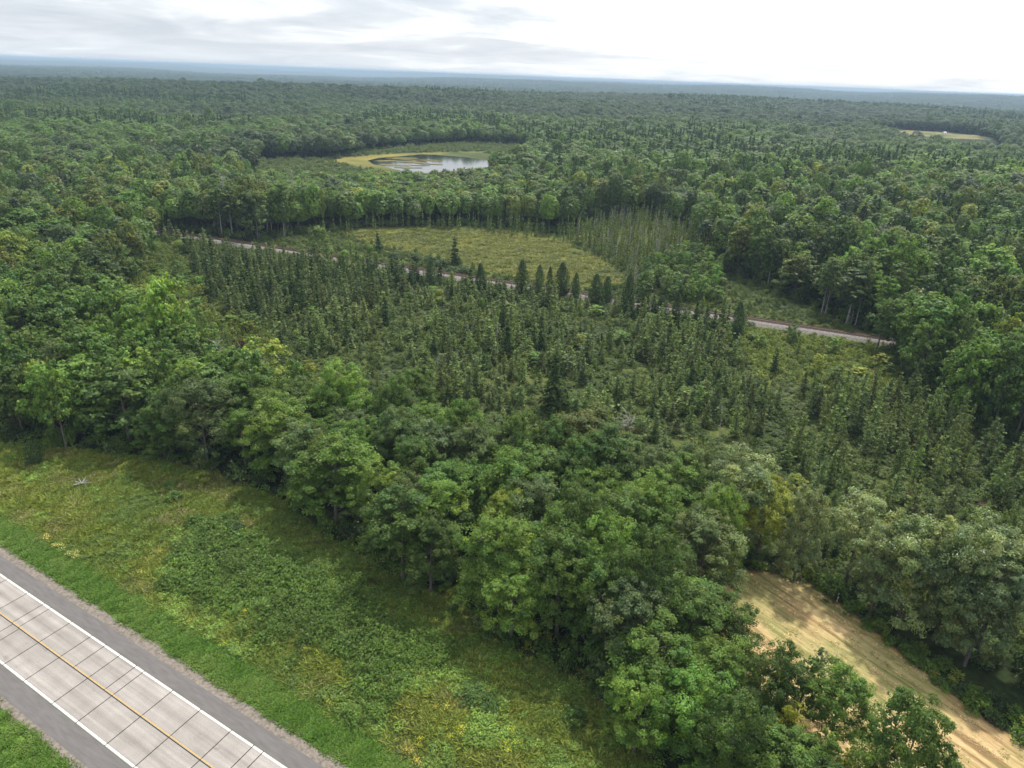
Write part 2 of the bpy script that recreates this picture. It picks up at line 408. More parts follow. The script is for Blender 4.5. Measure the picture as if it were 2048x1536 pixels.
# ------------------------------------------------------------------ mesh helpers
def mesh(name, V, F, mats, mi=None, var=None, smooth=False):
    me = bpy.data.meshes.new(name)
    V = np.asarray(V, np.float32)
    nF = len(F)
    if isinstance(F, np.ndarray):
        k = F.shape[1]
        me.vertices.add(len(V))
        me.vertices.foreach_set('co', V.ravel())
        me.loops.add(nF * k)
        me.loops.foreach_set('vertex_index', F.astype(np.int32).ravel())
        me.polygons.add(nF)
        me.polygons.foreach_set('loop_start', np.arange(0, nF * k, k, dtype=np.int32))
        me.update(calc_edges=True)
    else:
        me.from_pydata([tuple(map(float, v)) for v in V], [], F)
        me.update()
    for m in (mats if isinstance(mats, (list, tuple)) else [mats]):
        me.materials.append(m)
    if mi is not None:
        me.polygons.foreach_set('material_index', np.asarray(mi, np.int32))
    if var is not None:                     # per-face colour factor
        a = me.attributes.new('var', 'FLOAT_COLOR', 'FACE')
        c = np.ones((nF, 4), np.float32)
        c[:, :3] = var
        a.data.foreach_set('color', c.ravel())
    if smooth:
        me.polygons.foreach_set('use_smooth', np.ones(nF, bool))
    return me


def obj(name, me, parent=None, loc=(0, 0, 0), rot=0.0, **props):
    o = bpy.data.objects.new(name, me)
    COL.objects.link(o)
    o.location = loc
    o.rotation_euler = (0, 0, rot)
    if parent:
        o.parent = parent
    for k, v in props.items():
        o[k] = v
    return o


class Geo:                                  # collects quads and tubes for one mesh
    def __init__(s):
        s.V, s.F, s.n, s.var, s.mi = [], [], 0, [], []

    def quads(s, P, var, mi=0):             # P (k,4,3)
        k = len(P)
        s.V.append(P.reshape(-1, 3))
        s.F.append(np.arange(4 * k).reshape(k, 4) + s.n)
        s.n += 4 * k
        s.var.append(np.broadcast_to(var, (k, 3)))
        s.mi.append(np.full(k, mi))

    def tube(s, pts, rad, sides=6, mi=0):
        pts = np.asarray(pts, float)
        rings = []
        for i, p in enumerate(pts):
            t = pts[min(i + 1, len(pts) - 1)] - pts[max(i - 1, 0)]
            t /= np.linalg.norm(t) + 1e-9
            a = np.cross(t, (0.31, 0.17, 0.93) if abs(t[2]) < 0.9 else (1, 0.1, 0))
            a /= np.linalg.norm(a)
            b = np.cross(t, a)
            th = np.linspace(0, 2 * np.pi, sides, endpoint=False)
            rings.append(p + rad[i] * (np.cos(th)[:, None] * a + np.sin(th)[:, None] * b))
        V = np.concatenate(rings)
        F = []
        for i in range(len(pts) - 1):
            for k in range(sides):
                k2 = (k + 1) % sides
                F.append((i * sides + k, i * sides + k2, (i + 1) * sides + k2, (i + 1) * sides + k))
        s.V.append(V)
        s.F.append(np.array(F) + s.n)
        s.n += len(V)
        s.var.append(np.ones((len(F), 3)))
        s.mi.append(np.full(len(F), mi))

    def mesh(s, name, mats):
        return mesh(name, np.concatenate(s.V), np.concatenate(s.F), mats, np.concatenate(s.mi), np.concatenate(s.var))


def unit(r, n):
    v = r.normal(size=(n, 3))
    return v / np.linalg.norm(v, axis=1, keepdims=True)


def leaf_quads(r, C, Nn, size, asp=0.62):
    """pointed leaf-shaped faces at C facing Nn"""
    k = len(C)
    Nn = Nn / (np.linalg.norm(Nn, axis=1, keepdims=True) + 1e-9)
    a = np.cross(Nn, unit(r, k))
    a /= np.linalg.norm(a, axis=1, keepdims=True) + 1e-9
    b = np.cross(Nn, a)
    s = np.asarray(size).reshape(-1, 1)
    wv = asp * r.uniform(0.75, 1.2, (k, 1))
    off = r.uniform(-0.25, 0.1, (k, 1))
    return np.stack([C - a * s * 0.5, C + b * s * wv * 0.5 + a * s * off, C + a * s * 0.5, C - b * s * wv * 0.5 + a * s * off], 1)


def hue(r, k, br=0.22, yel=0.1):
    b = np.exp(r.normal(0, br, (k, 1)))
    y = r.normal(0, yel, (k, 1))
    return b * np.concatenate([1 + y, 1 + 0.3 * y, 1 - 0.8 * y], 1)


# ------------------------------------------------------------------ plants (unit shapes: height about 1 is NOT used; real metres, scaled when placed)
def broad_shape(seed, h=12.0, rad=4.2, base=0.25, lobes=15, clus=11, leaves=60, ls=0.34, top=0.62, narrow=1.0):
    r = np.random.default_rng(seed)
    g, tk = Geo(), Geo()
    zb = base * h
    hw = h - zb
    lean = r.normal(0, 0.25, 2)
    tp = [np.array((lean[0] * q * q, lean[1] * q * q, q * h * 0.82)) for q in (0, 0.15, 0.35, 0.6, 0.8, 1)]
    r0 = (0.0125 if base > 0.35 else 0.017) * h
    tk.tube(tp, [r0 * 1.35, r0, r0 * 0.85, r0 * 0.6, r0 * 0.4, r0 * 0.12], 7)
    cen = []
    for i in range(lobes):
        q = (i + 0.5) / lobes
        t = 0.06 + 0.90 * q ** 0.85
        prof = math.sqrt(max(0.05, 1 - ((t - 0.36) / 0.70) ** 2))
        az = i * 2.39996 + r.uniform(-0.5, 0.5)
        rr = rad * narrow * prof * r.uniform(0.45, 0.86) * (1.0 if t < 0.85 else 0.8)
        z = zb + hw * t * r.uniform(0.93, 1.03)
        cen.append((rr * math.cos(az), rr * math.sin(az), z, rad * r.uniform(0.30, 0.46) * (0.8 if t > 0.85 else 1)))
    cen.append((lean[0], lean[1], h - rad * 0.34, rad * 0.42))
    for cx, cy_, cz, lr in cen:
        o = np.array((cx, cy_, cz))
        zt = max(zb * 0.8, cz - 0.45 * math.hypot(cx, cy_) - 0.5)
        q = zt / (h * 0.82)
        st = np.array((lean[0] * q * q, lean[1] * q * q, zt))
        md = st + (o - st) * 0.55 + np.array((0, 0, 0.12 * np.linalg.norm(o - st)))
        tk.tube([st, md, o], [r0 * 0.34, r0 * 0.2, r0 * 0.06], 4)
        lobe_v = hue(r, 1, 0.12, 0.07)
        d = unit(r, clus)
        d[:, 2] = d[:, 2] * 0.75 + 0.12
        outw = np.array((cx, cy_, 0.0))
        outw /= np.linalg.norm(outw) + 1e-6
        cc = o + d * lr * r.uniform(0.6, 1.12, (clus, 1)) + outw * r.uniform(0, 0.2, (clus, 1)) * lr
        for c in cc:
            k = max(4, int(leaves * r.uniform(0.55, 1.3)))
            cr = lr * r.uniform(0.30, 0.54)
            p = unit(r, k) * r.random((k, 1)) ** 0.6 * cr
            p[:, 2] *= 0.62
            nrm = p / cr * 0.8 + unit(r, k) * 0.55 + (c - o) / lr * 0.35 + np.array((0, 0, 0.8))
            g.quads(leaf_quads(r, c + p, nrm, ls * r.uniform(0.65, 1.35, k)), lobe_v * hue(r, 1, 0.12, 0.06) * hue(r, k, 0.16, 0.06))
    return tk, g, h, rad * narrow


def dome_shape(seed, h=12.0, rad=4.4, n=1000, ls=0.85):
    r = np.random.default_rng(seed)
    g, tk = Geo(), Geo()
    tk.tube([(0, 0, 0), (0.1, 0, h * 0.35), (0, 0, h * 0.7)], [0.16, 0.13, 0.06], 5)
    nb = 13
    bumps = unit(r, nb)
    bumps[:, 2] = np.abs(bumps[:, 2]) * 0.9 + 0.05
    amp = r.uniform(0.10, 0.30, nb)
    d = unit(r, n)
    d[:, 2] = np.where(d[:, 2] < -0.72, -d[:, 2], d[:, 2])
    d /= np.linalg.norm(d, axis=1, keepdims=True)
    dot_ = d @ (bumps / np.linalg.norm(bumps, axis=1, keepdims=True)).T
    rr = 0.78 + np.max(amp * np.exp(-((1 - dot_) / 0.10)), axis=1) - 0.12 * (np.max(dot_, axis=1) < 0.82)
    rr *= r.uniform(0.82, 1.05, n)
    zc, rz = h * 0.56, h * 0.42
    P = d * rr[:, None] * np.array((rad, rad, rz)) + np.array((0, 0, zc))
    lob = hue(r, nb, 0.13, 0.05)[np.argmax(dot_, axis=1)]
    g.quads(leaf_quads(r, P, d + unit(r, n) * 0.5 + np.array((0, 0, 0.45)), ls * r.uniform(0.6, 1.35, n), 0.75), lob * hue(r, n, 0.16, 0.06))
    return tk, g, h, rad


def conifer_shape(seed, h=9.0, rad=1.7, levels=20, per=8, droop=0.25, dens=1.0, ls=0.42, taper=0.9, bare=0.08, sparse=0.0):
    r = np.random.default_rng(seed)
    g, tk = Geo(), Geo()
    tk.tube([(0, 0, 0), (0.03, 0.02, h * 0.4), (0, 0.04, h * 0.75), (0, 0, h)], [0.012 * h, 0.009 * h, 0.005 * h, 0.0015 * h], 6)
    for i in range(levels):
        q = (i + r.uniform(0, 0.9)) / levels
        z = h * (bare + (1 - bare) * q)
        bl = rad * ((1 - q) ** taper * 0.92 + 0.06) * r.uniform(0.62, 1.18)
        if q < 0.12:
            bl *= 0.75
        n = max(3, int(per * (0.55 + 0.45 * (1 - q))))
        a0 = r.uniform(0, 6.28)
        for j in range(n):
            if r.random() < sparse:
                continue
            az = a0 + j * 6.283 / n + r.uniform(-0.3, 0.3)
            L_ = bl * r.uniform(0.45, 1.2)
            dv = np.array((math.cos(az), math.sin(az), 0))
            k = max(2, int(dens * (2 + 5 * L_)))
            t = np.sort(r.random(k)) ** 0.8
            P = np.array((0, 0, z)) + dv * (t * L_)[:, None]
            P[:, 2] += 0.10 * L_ * t - droop * L_ * t ** 2 + r.normal(0, 0.05, k)
            side = np.cross(dv, (0, 0, 1))
            P += side * (r.normal(0, 0.16, k) * L_ * (1.1 - 0.6 * t))[:, None]
            nrm = np.array((0, 0, 0.75)) + dv * 0.6 + unit(r, k) * 0.9
            g.quads(leaf_quads(r, P, nrm, ls * r.uniform(0.7, 1.4, k), 0.7), hue(r, 1, 0.12, 0.05) * hue(r, k, 0.18, 0.06))
    k = 8
    P = np.stack([r.normal(0, 0.05, k), r.normal(0, 0.05, k), h * (0.95 + 0.06 * r.random(k))], 1)
    g.quads(leaf_quads(r, P, unit(r, k) + np.array((1, 0, 0)), np.full(k, ls * 0.7), 0.35), hue(r, k))
    return tk, g, h, rad


def cedar_shape(seed, h=9.0, rad=1.7, n=2600, ls=0.36):
    r = np.random.default_rng(seed)
    g, tk = Geo(), Geo()
    tk.tube([(0, 0, 0), (0, 0.03, h * 0.5), (0, 0, h * 0.95)], [0.02 * h, 0.013 * h, 0.003 * h], 6)
    t = r.random(n) ** 1.25
    prof = (np.sin(np.pi * np.clip(t * 0.80 + 0.17, 0, 1)) ** 0.75) * (1 - 0.25 * t)
    az = r.uniform(0, 6.283, n)
    lump = 1 + 0.16 * np.sin(3 * az + 9 * t) + 0.12 * np.sin(5 * az - 17 * t + 1)
    rr = rad * prof * lump * np.sqrt(r.uniform(0.35, 1.05, n))
    P = np.stack([rr * np.cos(az), rr * np.sin(az), h * (0.04 + 0.96 * t)], 1)
    nr = np.stack([np.cos(az), np.sin(az), np.full(n, 0.55)], 1) + unit(r, n) * 0.5
    g.quads(leaf_quads(r, P, nr, ls * r.uniform(0.6, 1.3, n), 0.6), hue(r, n, 0.2, 0.06))
    return tk, g, h, rad


def bush_shape(seed, h=1.6, rad=1.3, clus=14, leaves=26, ls=0.24):
    r = np.random.default_rng(seed)
    g, tk = Geo(), Geo()
    for i in range(clus):
        az, q = r.uniform(0, 6.28), r.random() ** 0.6
        c = np.array((rad * 0.75 * q * math.cos(az), rad * 0.75 * q * math.sin(az), h * r.uniform(0.25, 0.85) * (1 - 0.45 * q)))
        tk.tube([(c[0] * 0.1, c[1] * 0.1, 0), c * 0.6, c], [0.035, 0.02, 0.008], 3)
        k = int(leaves * r.uniform(0.6, 1.3))
        cr = rad * r.uniform(0.26, 0.42)
        p = unit(r, k) * r.random((k, 1)) ** 0.5 * cr
        p[:, 2] *= 0.75
        nrm = p / cr * 0.6 + unit(r, k) * 0.6 + np.array((0, 0, 0.7))
        g.quads(leaf_quads(r, c + p, nrm, ls * r.uniform(0.6, 1.4, k)), hue(r, 1, 0.14, 0.07) * hue(r, k, 0.18, 0.07))
    return tk, g, h, rad


def dead_shape(seed, h=9.0, rad=2.0, nb=22, twigs=3):
    r = np.random.default_rng(seed)
    tk = Geo()
    lean = r.normal(0, 0.3, 2)
    tk.tube([(0, 0, 0), (lean[0] * 0.3, lean[1] * 0.3, h * 0.4), (lean[0] * 0.7, lean[1] * 0.7, h * 0.75), (lean[0], lean[1], h)],
            [0.018 * h + .03, 0.013 * h + .02, 0.008 * h + .015, 0.02], 6)
    for i in range(nb):
        q = r.uniform(0.25, 0.97)
        az = r.uniform(0, 6.28)
        b = np.array((lean[0] * q, lean[1] * q, h * q))
        l = rad * r.uniform(0.4, 1.1) * (1.15 - 0.7 * q)
        e = b + np.array((math.cos(az) * l, math.sin(az) * l, l * r.uniform(0.1, 0.9)))
        m = (b + e) / 2 + r.normal(0, 0.08, 3)
        tk.tube([b, m, e], [0.055, 0.04, 0.02], 4)
        for _ in range(twigs):
            s = m + (e - m) * r.random()
            tk.tube([s, s + r.normal(0, 0.28, 3) * l * 0.7 + np.array((0, 0, 0.2 * l))], [0.025, 0.012], 3)
    return tk, None, h, rad


def tuft_shape(seed, blades=26, h=0.45, spread=0.3, wid=0.05, lean=0.5):
    r = np.random.default_rng(seed)
    g = Geo()
    az = r.uniform(0, 6.28, blades)
    q = np.sqrt(r.random(blades)) * spread
    b = np.stack([q * np.cos(az), q * np.sin(az), np.zeros(blades)], 1)
    hh = h * r.uniform(0.55, 1.2, blades)
    d = np.stack([np.cos(az), np.sin(az)], 1) + r.normal(0, 0.5, (blades, 2))
    tip = b + np.stack([d[:, 0] * hh * lean, d[:, 1] * hh * lean, hh * 0.9], 1)
    md = b + (tip - b) * 0.55 + np.array((0, 0, 1)) * (hh * 0.12)[:, None]
    s = np.stack([-np.sin(az), np.cos(az), np.zeros(blades)], 1) * wid
    g.quads(np.stack([b - s * 0.6, md - s, tip, md + s], 1), hue(r, blades, 0.22, 0.12))
    return None, g, h, spread


def weed_shape(seed, n=70, h=0.55, rad=0.45, ls=0.16, flower=None):
    r = np.random.default_rng(seed)
    g = Geo()
    P = np.stack([r.normal(0, rad * 0.5, n), r.normal(0, rad * 0.5, n), h * (0.12 + 0.88 * r.random(n) ** 0.7)], 1)
    nr = unit(r, n) * 0.55 + np.array((0, 0, 1.0))
    va = hue(r, n, 0.22, 0.10)
    g.quads(leaf_quads(r, P, nr, ls * r.uniform(0.6, 1.5, n)), va)
    if flower is not None:
        k = n // 2
        P = np.stack([r.normal(0, rad * 0.45, k), r.normal(0, rad * 0.45, k), h * r.uniform(0.95, 1.15, k)], 1)
        g.quads(leaf_quads(r, P, unit(r, k) * 0.5 + np.array((0, 0, 1)), 0.075 * r.uniform(0.7, 1.5, k), 0.8), np.array(flower) * np.exp(r.normal(0, 0.15, (k, 1))))
    return None, g, h, rad


class Kind:
    """mesh data of one plant variant"""
    def __init__(s, name, shape, leafm, barkm=None, joined=False, crown='crown'):
        tk, g, s.h, s.rad = shape
        s.crown_name = crown
        s.trunk = s.crown = s.whole = None
        if joined or tk is None or g is None:
            q = Geo()
            ms = []
            for src, m in ((g, leafm), (tk, barkm)):
                if src is None:
                    continue
                for V, F, va in zip(src.V, src.F, src.var):
                    q.V.append(V)
                q.F += [f + q.n for f in src.F]
                q.n += src.n
                q.var += src.var
                q.mi += [np.full(len(f), len(ms)) for f in src.F]
                ms.append(m)
            s.whole = q.mesh(name, ms)
        else:
            s.crown = g.mesh(name + '_crown', [leafm])
            s.trunk = tk.mesh(name + '_trunk', [barkm])


NEARV = [Kind('broadleaf', broad_shape(100 + i, 12, 4.2, b, lo, cl_, lv, ls, narrow=nw), M_LEAF, M_BARK) for i, (b, lo, cl_, lv, ls, nw) in enumerate([
    (0.10, 24, 12, 104, 0.23, 1.0), (0.14, 22, 12, 106, 0.23, 1.0), (0.20, 20, 13, 100, 0.24, 0.95), (0.12, 26, 11, 104, 0.225, 1.05),
    (0.26, 18, 12, 108, 0.24, 0.9), (0.08, 24, 12, 104, 0.23, 0.95), (0.18, 20, 12, 106, 0.23, 1.1), (0.30, 14, 12, 86, 0.235, 0.85)])]
MIDV = [Kind('broadleaf_mid', broad_shape(200 + i, 12, 4.2, b, lo, 10, 26, 0.50, narrow=nw), M_LEAF, M_BARK) for i, (b, lo, nw) in enumerate([
    (0.16, 20, 1.0), (0.22, 18, 1.0), (0.2, 20, 0.9), (0.26, 18, 1.05), (0.14, 22, 1.0), (0.3, 16, 0.85)])]
FARV = [Kind('broadleaf_far', dome_shape(300 + i), M_LEAF, M_DARKBARK, joined=True) for i in range(6)]
BIRCHV = [Kind('birch', broad_shape(400 + i, 15, 3.0, 0.36, 17, 10, 22, 0.48, narrow=0.95), M_LEAF, M_PALE) for i in range(3)]
THINV = [Kind('thin_broadleaf', broad_shape(450 + i, 10, 2.6, 0.18, 15, 9, 22, 0.3), M_LEAF, M_BARK) for i in range(4)]
THINM = [Kind('thin_mid', broad_shape(470 + i, 10, 2.8, 0.1, 15, 8, 12, 0.62), M_LEAF, M_BARK) for i in range(4)]
SPRV = [Kind('spruce', conifer_shape(500 + i, 9, rd, 17, 8, dr, 2.2, 0.42, tp, sparse=spz), M_NEEDLE, M_BARK) for i, (rd, dr, tp, spz) in enumerate([(2.1, 0.3, 0.75, 0.05), (1.9, 0.35, 0.65, 0.15), (2.5, 0.25, 0.8, 0.1), (1.7, 0.3, 0.6, 0.25), (2.3, 0.2, 0.55, 0.2), (2.0, 0.4, 0.9, 0.3)])]
LARV = [Kind('larch', conifer_shape(520 + i, 8, rd, 15, 7, dr, 1.9, 0.38, tp, sparse=spz), M_NEEDLE, M_BARK) for i, (rd, dr, tp, spz) in enumerate([(1.8, 0.05, 0.7, 0.15), (1.5, 0.0, 0.6, 0.2), (2.1, 0.1, 0.8, 0.1), (1.6, -0.1, 0.5, 0.3), (2.0, 0.0, 0.65, 0.25)])]
CEDV = [Kind('cedar', cedar_shape(540 + i), M_NEEDLE, M_BARK) for i in range(3)]
CFAR = [Kind('spruce_far', conifer_shape(560 + i, 9, rd, 13, 6, 0.3, 1.0, 0.62), M_NEEDLE, M_BARK, joined=True) for i, rd in enumerate([1.6, 1.25, 1.9])]
LFAR = [Kind('larch_far', conifer_shape(580 + i, 8, rd, 12, 5, 0.12, 1.0, 0.5, 0.85, sparse=0.1), M_NEEDLE, M_BARK, joined=True) for i, rd in enumerate([1.15, 0.95, 1.35])]
DEADV = [Kind('dead_tree', dead_shape(600 + i, 9, 2.0, 26, 3), None, M_DEAD) for i in range(4)]
BUSHV = [Kind('bush', bush_shape(620 + i), M_LEAF, M_BARK, joined=True) for i in range(4)]
BUSHN = [Kind('bush_near', bush_shape(640 + i, 1.6, 1.3, 26, 46, 0.2), M_LEAF, M_BARK, joined=True) for i in range(3)]

# greens, linear
TINT = {'deep': (0.050, 0.086, 0.026), 'mid': (0.096, 0.164, 0.032), 'bright': (0.130, 0.216, 0.035), 'yellow': (0.204, 0.242, 0.037), 'gold': (0.24, 0.235, 0.022),
        'olive': (0.121, 0.152, 0.031), 'grey': (0.116, 0.166, 0.054), 'rimlit': (0.185, 0.232, 0.086), 'bone': (0.4, 0.4, 0.38), 'larch': (0.158, 0.212, 0.070),  # the hay-side crown green has the sun's rim light put into it
        'sprucey': (0.130, 0.170, 0.064), 'brown': (0.10, 0.045, 0.02)}
WORD = {'deep': 'dark green', 'mid': 'mid green', 'bright': 'bright green', 'yellow': 'yellow green', 'gold': 'golden green', 'olive': 'olive green', 'grey': 'grey green',
        'rimlit': 'sunlit-tinted green', 'larch': 'light green', 'sprucey': 'dull green', 'bone': 'bare grey', 'brown': 'rusty brown'}


# ------------------------------------------------------------------ ground
WETG = [(-250, 455), (-190, 478), (-130, 500), (-112, 575), (-88, 615), (-50, 655), (-5, 650), (12, 590), (0, 470), (-22, 400), (-48, 368), (-95, 352), (-140, 350), (-150, 425), (-215, 425)]


def build_ground():
    rad = [0.0, 6.0, 12.0, 18.0]
    while rad[-1] < 25500:
        rad.append(rad[-1] * 1.0125)
    rad = np.array(rad)
    ang = np.concatenate([np.arange(-52, 52.01, 0.26), np.linspace(60, 300, 31)])
    A, Rr = np.meshgrid(np.radians(ang), rad)
    x, y = Rr * np.sin(A), Rr * np.cos(A)
    na, nr_ = len(ang), len(rad)
    X, Y = x.ravel(), y.ravel()
    P = np.stack([X, Y], 1)
    Z = terrain(X, Y)
    i, j = np.meshgrid(np.arange(nr_ - 1), np.arange(na), indexing='ij')
    j2 = (j + 1) % na
    F = np.stack([i * na + j, i * na + j2, (i + 1) * na + j2, (i + 1) * na + j], -1).reshape(-1, 4)[:, ::-1]
    C = np.zeros((len(P), 3))
    d = np.hypot(X, Y)
    n0 = fbm(X, Y, 60, 4)[:, None]
    C[:] = np.array((0.022, 0.034, 0.013)) + (n0 - 0.5) * np.array((0.02, 0.03, 0.008))
    far = sstep(900, 6000, d)[:, None]
    fn = (fbm(X, Y, 300, 4)[:, None] - 0.5)
    C = C * (1 - far) + far * (np.array((0.026, 0.046, 0.018)) + fn * np.array((0.03, 0.045, 0.012)))
    nr = d < 1600
    Pn = P[nr]
    jig = (fbm(Pn[:, 0], Pn[:, 1], 7, 3) - 0.5)

    def paint(poly, col, soft=1.0, jitter=3.0, alpha=1.0):
        s = signed(Pn, poly) + jig * jitter * 2
        wt = (sstep(-soft, soft, s) * alpha)[:, None]
        C[nr] = C[nr] * (1 - wt) + wt * col

    xn, yn = Pn[:, 0], Pn[:, 1]
    f1, f2, f3 = fbm(xn, yn, 14, 3)[:, None], fbm(xn, yn, 5, 3)[:, None], fbm(xn, yn, 30, 3)[:, None]
    lerp = lambda a, b, t: np.asarray(a) * (1 - t) + np.asarray(b) * t
    paint(BOG, lerp((0.035, 0.055, 0.018), (0.085, 0.105, 0.03), sstep(0.3, 0.7, f1)), 2, 4)
    paint(SCRUBL, lerp((0.05, 0.08, 0.02), (0.10, 0.13, 0.03), f1), 3, 4)
    paint(BRUSHR, lerp((0.06, 0.09, 0.02), (0.13, 0.14, 0.03), f1), 3, 4)
    paint(NBOG, lerp((0.06, 0.085, 0.02), (0.11, 0.12, 0.035), f1), 2, 3)
    paint(MEADOWBOG, lerp((0.105, 0.125, 0.028), (0.155, 0.160, 0.036), sstep(0.3, 0.7, 0.6 * f1 + 0.4 * f2)), 4, 9)
    paint(PATCHR, lerp((0.075, 0.105, 0.028), (0.115, 0.135, 0.04), f1), 2, 3)
    paint(WETG, lerp((0.04, 0.06, 0.02), (0.09, 0.11, 0.036), f1), 4, 8)
    paint(MARSH, lerp((0.08, 0.10, 0.03), (0.19, 0.17, 0.05), sstep(0.3, 0.65, f1 * 0.5 + f3 * 0.5)), 4, 8)
    paint(CLEAR, lerp((0.045, 0.06, 0.022), (0.12, 0.12, 0.055), sstep(0.45, 0.75, f1)), 6, 14)
    paint(FIELDR, lerp((0.085, 0.11, 0.042), (0.20, 0.18, 0.085), sstep(0.35, 0.65, f1 * 0.5 + f3 * 0.5)), 5, 14)
    paint(NEAR, lerp((0.095, 0.13, 0.025), (0.17, 0.18, 0.042), sstep(0.25, 0.75, f1 * 0.5 + f2 * 0.5)), 1.5, 2)
    paint(THICKET, lerp((0.03, 0.06, 0.012), (0.05, 0.10, 0.018), f2), 1.5, 3)
    s = (xn - RO[0]) * RU[0] + (yn - RO[1]) * RU[1]
    nn = (xn - RO[0]) * RN[0] + (yn - RO[1]) * RN[1]
    vw = (sstep(11.0, 9.4, nn + jig * 2) * (d[nr] < 500))[:, None]
    C[nr] = C[nr] * (1 - vw) + vw * lerp((0.09, 0.18, 0.026), (0.14, 0.22, 0.044), f2)
    # mown field: swaths run along it
    hd = np.array((0.58, -0.815))
    al, ac = xn * hd[0] + yn * hd[1], -xn * hd[1] + yn * hd[0]
    acw = ac + 1.5 * (fbm(xn, yn, 14, 2) - 0.5)
    sw = (0.5 + 0.5 * np.sin(acw * 2 * np.pi / 1.9))[:, None] * (0.4 + 0.9 * f2)
    hc = lerp((0.40, 0.29, 0.125), (0.60, 0.45, 0.24), sstep(0.25, 0.8, sw))
    hc = lerp(hc, np.array((0.20, 0.19, 0.055)), sstep(0.52, 0.75, f1) * 0.7)
    hc = lerp(hc, np.array((0.25, 0.16, 0.085)), sstep(62, 74, yn)[:, None] * 0.7)
    paint(HAY, hc, 0.8, 1.6)
    # far pale fields
    for poly in (FIELDL, FIELDLB, FIELDLC):
        ins = signed(P, poly) > 0
        C[ins] = (0.27, 0.26, 0.10)
    me = mesh('ground', np.stack([X, Y, Z], 1), F, [])
    a = me.attributes.new('tone', 'FLOAT_COLOR', 'POINT')
    q = np.ones((len(P), 4), np.float32)
    q[:, :3] = np.clip(C, 0.004, 1)
    a.data.foreach_set('color', q.ravel())
    m, t, o = mat('ground')
    at = N(t, 'ShaderNodeAttribute', attribute_type='GEOMETRY', attribute_name='tone')
    g = N(t, 'ShaderNodeNewGeometry')
    nz_ = N(t, 'ShaderNodeTexNoise')
    nz_.inputs['Scale'].default_value = 1.3
    nz_.inputs['Detail'].default_value = 8
    L(t, g.outputs['Position'], nz_.inputs['Vector'])
    nz3 = N(t, 'ShaderNodeTexNoise')
    nz3.inputs['Scale'].default_value = 0.035
    nz3.inputs['Detail'].default_value = 6
    L(t, g.outputs['Position'], nz3.inputs['Vector'])
    f = ramp(t, nz_.outputs[0], [(0.3, (0.62, 0.62, 0.62)), (0.7, (1.4, 1.38, 1.3))])
    f2_ = ramp(t, nz3.outputs[0], [(0.3, (0.75, 0.78, 0.8)), (0.7, (1.25, 1.2, 1.1))])
    p = N(t, 'ShaderNodeBsdfPrincipled')
    L(t, mix(t, 1.0, mix(t, 1.0, at.outputs['Color'], f, 'MULTIPLY'), f2_, 'MULTIPLY'), p.inputs['Base Color'])
    p.inputs['Roughness'].default_value = 0.95
    p.inputs['Specular IOR Level'].default_value = 0.1
    b = N(t, 'ShaderNodeBump')
    b.inputs['Strength'].default_value = 0.7
    b.inputs['Distance'].default_value = 0.25
    L(t, nz_.outputs[0], b.inputs['Height'])
    L(t, b.outputs[0], p.inputs['Normal'])
    L(t, p.outputs[0], o.inputs[0])
    me.materials.append(m)
    me.polygons.foreach_set('use_smooth', np.ones(len(F), bool))
    obj('ground', me, kind='structure', label='gently rolling ground under meadow, bog, hay field and forest', category='ground')


build_ground()


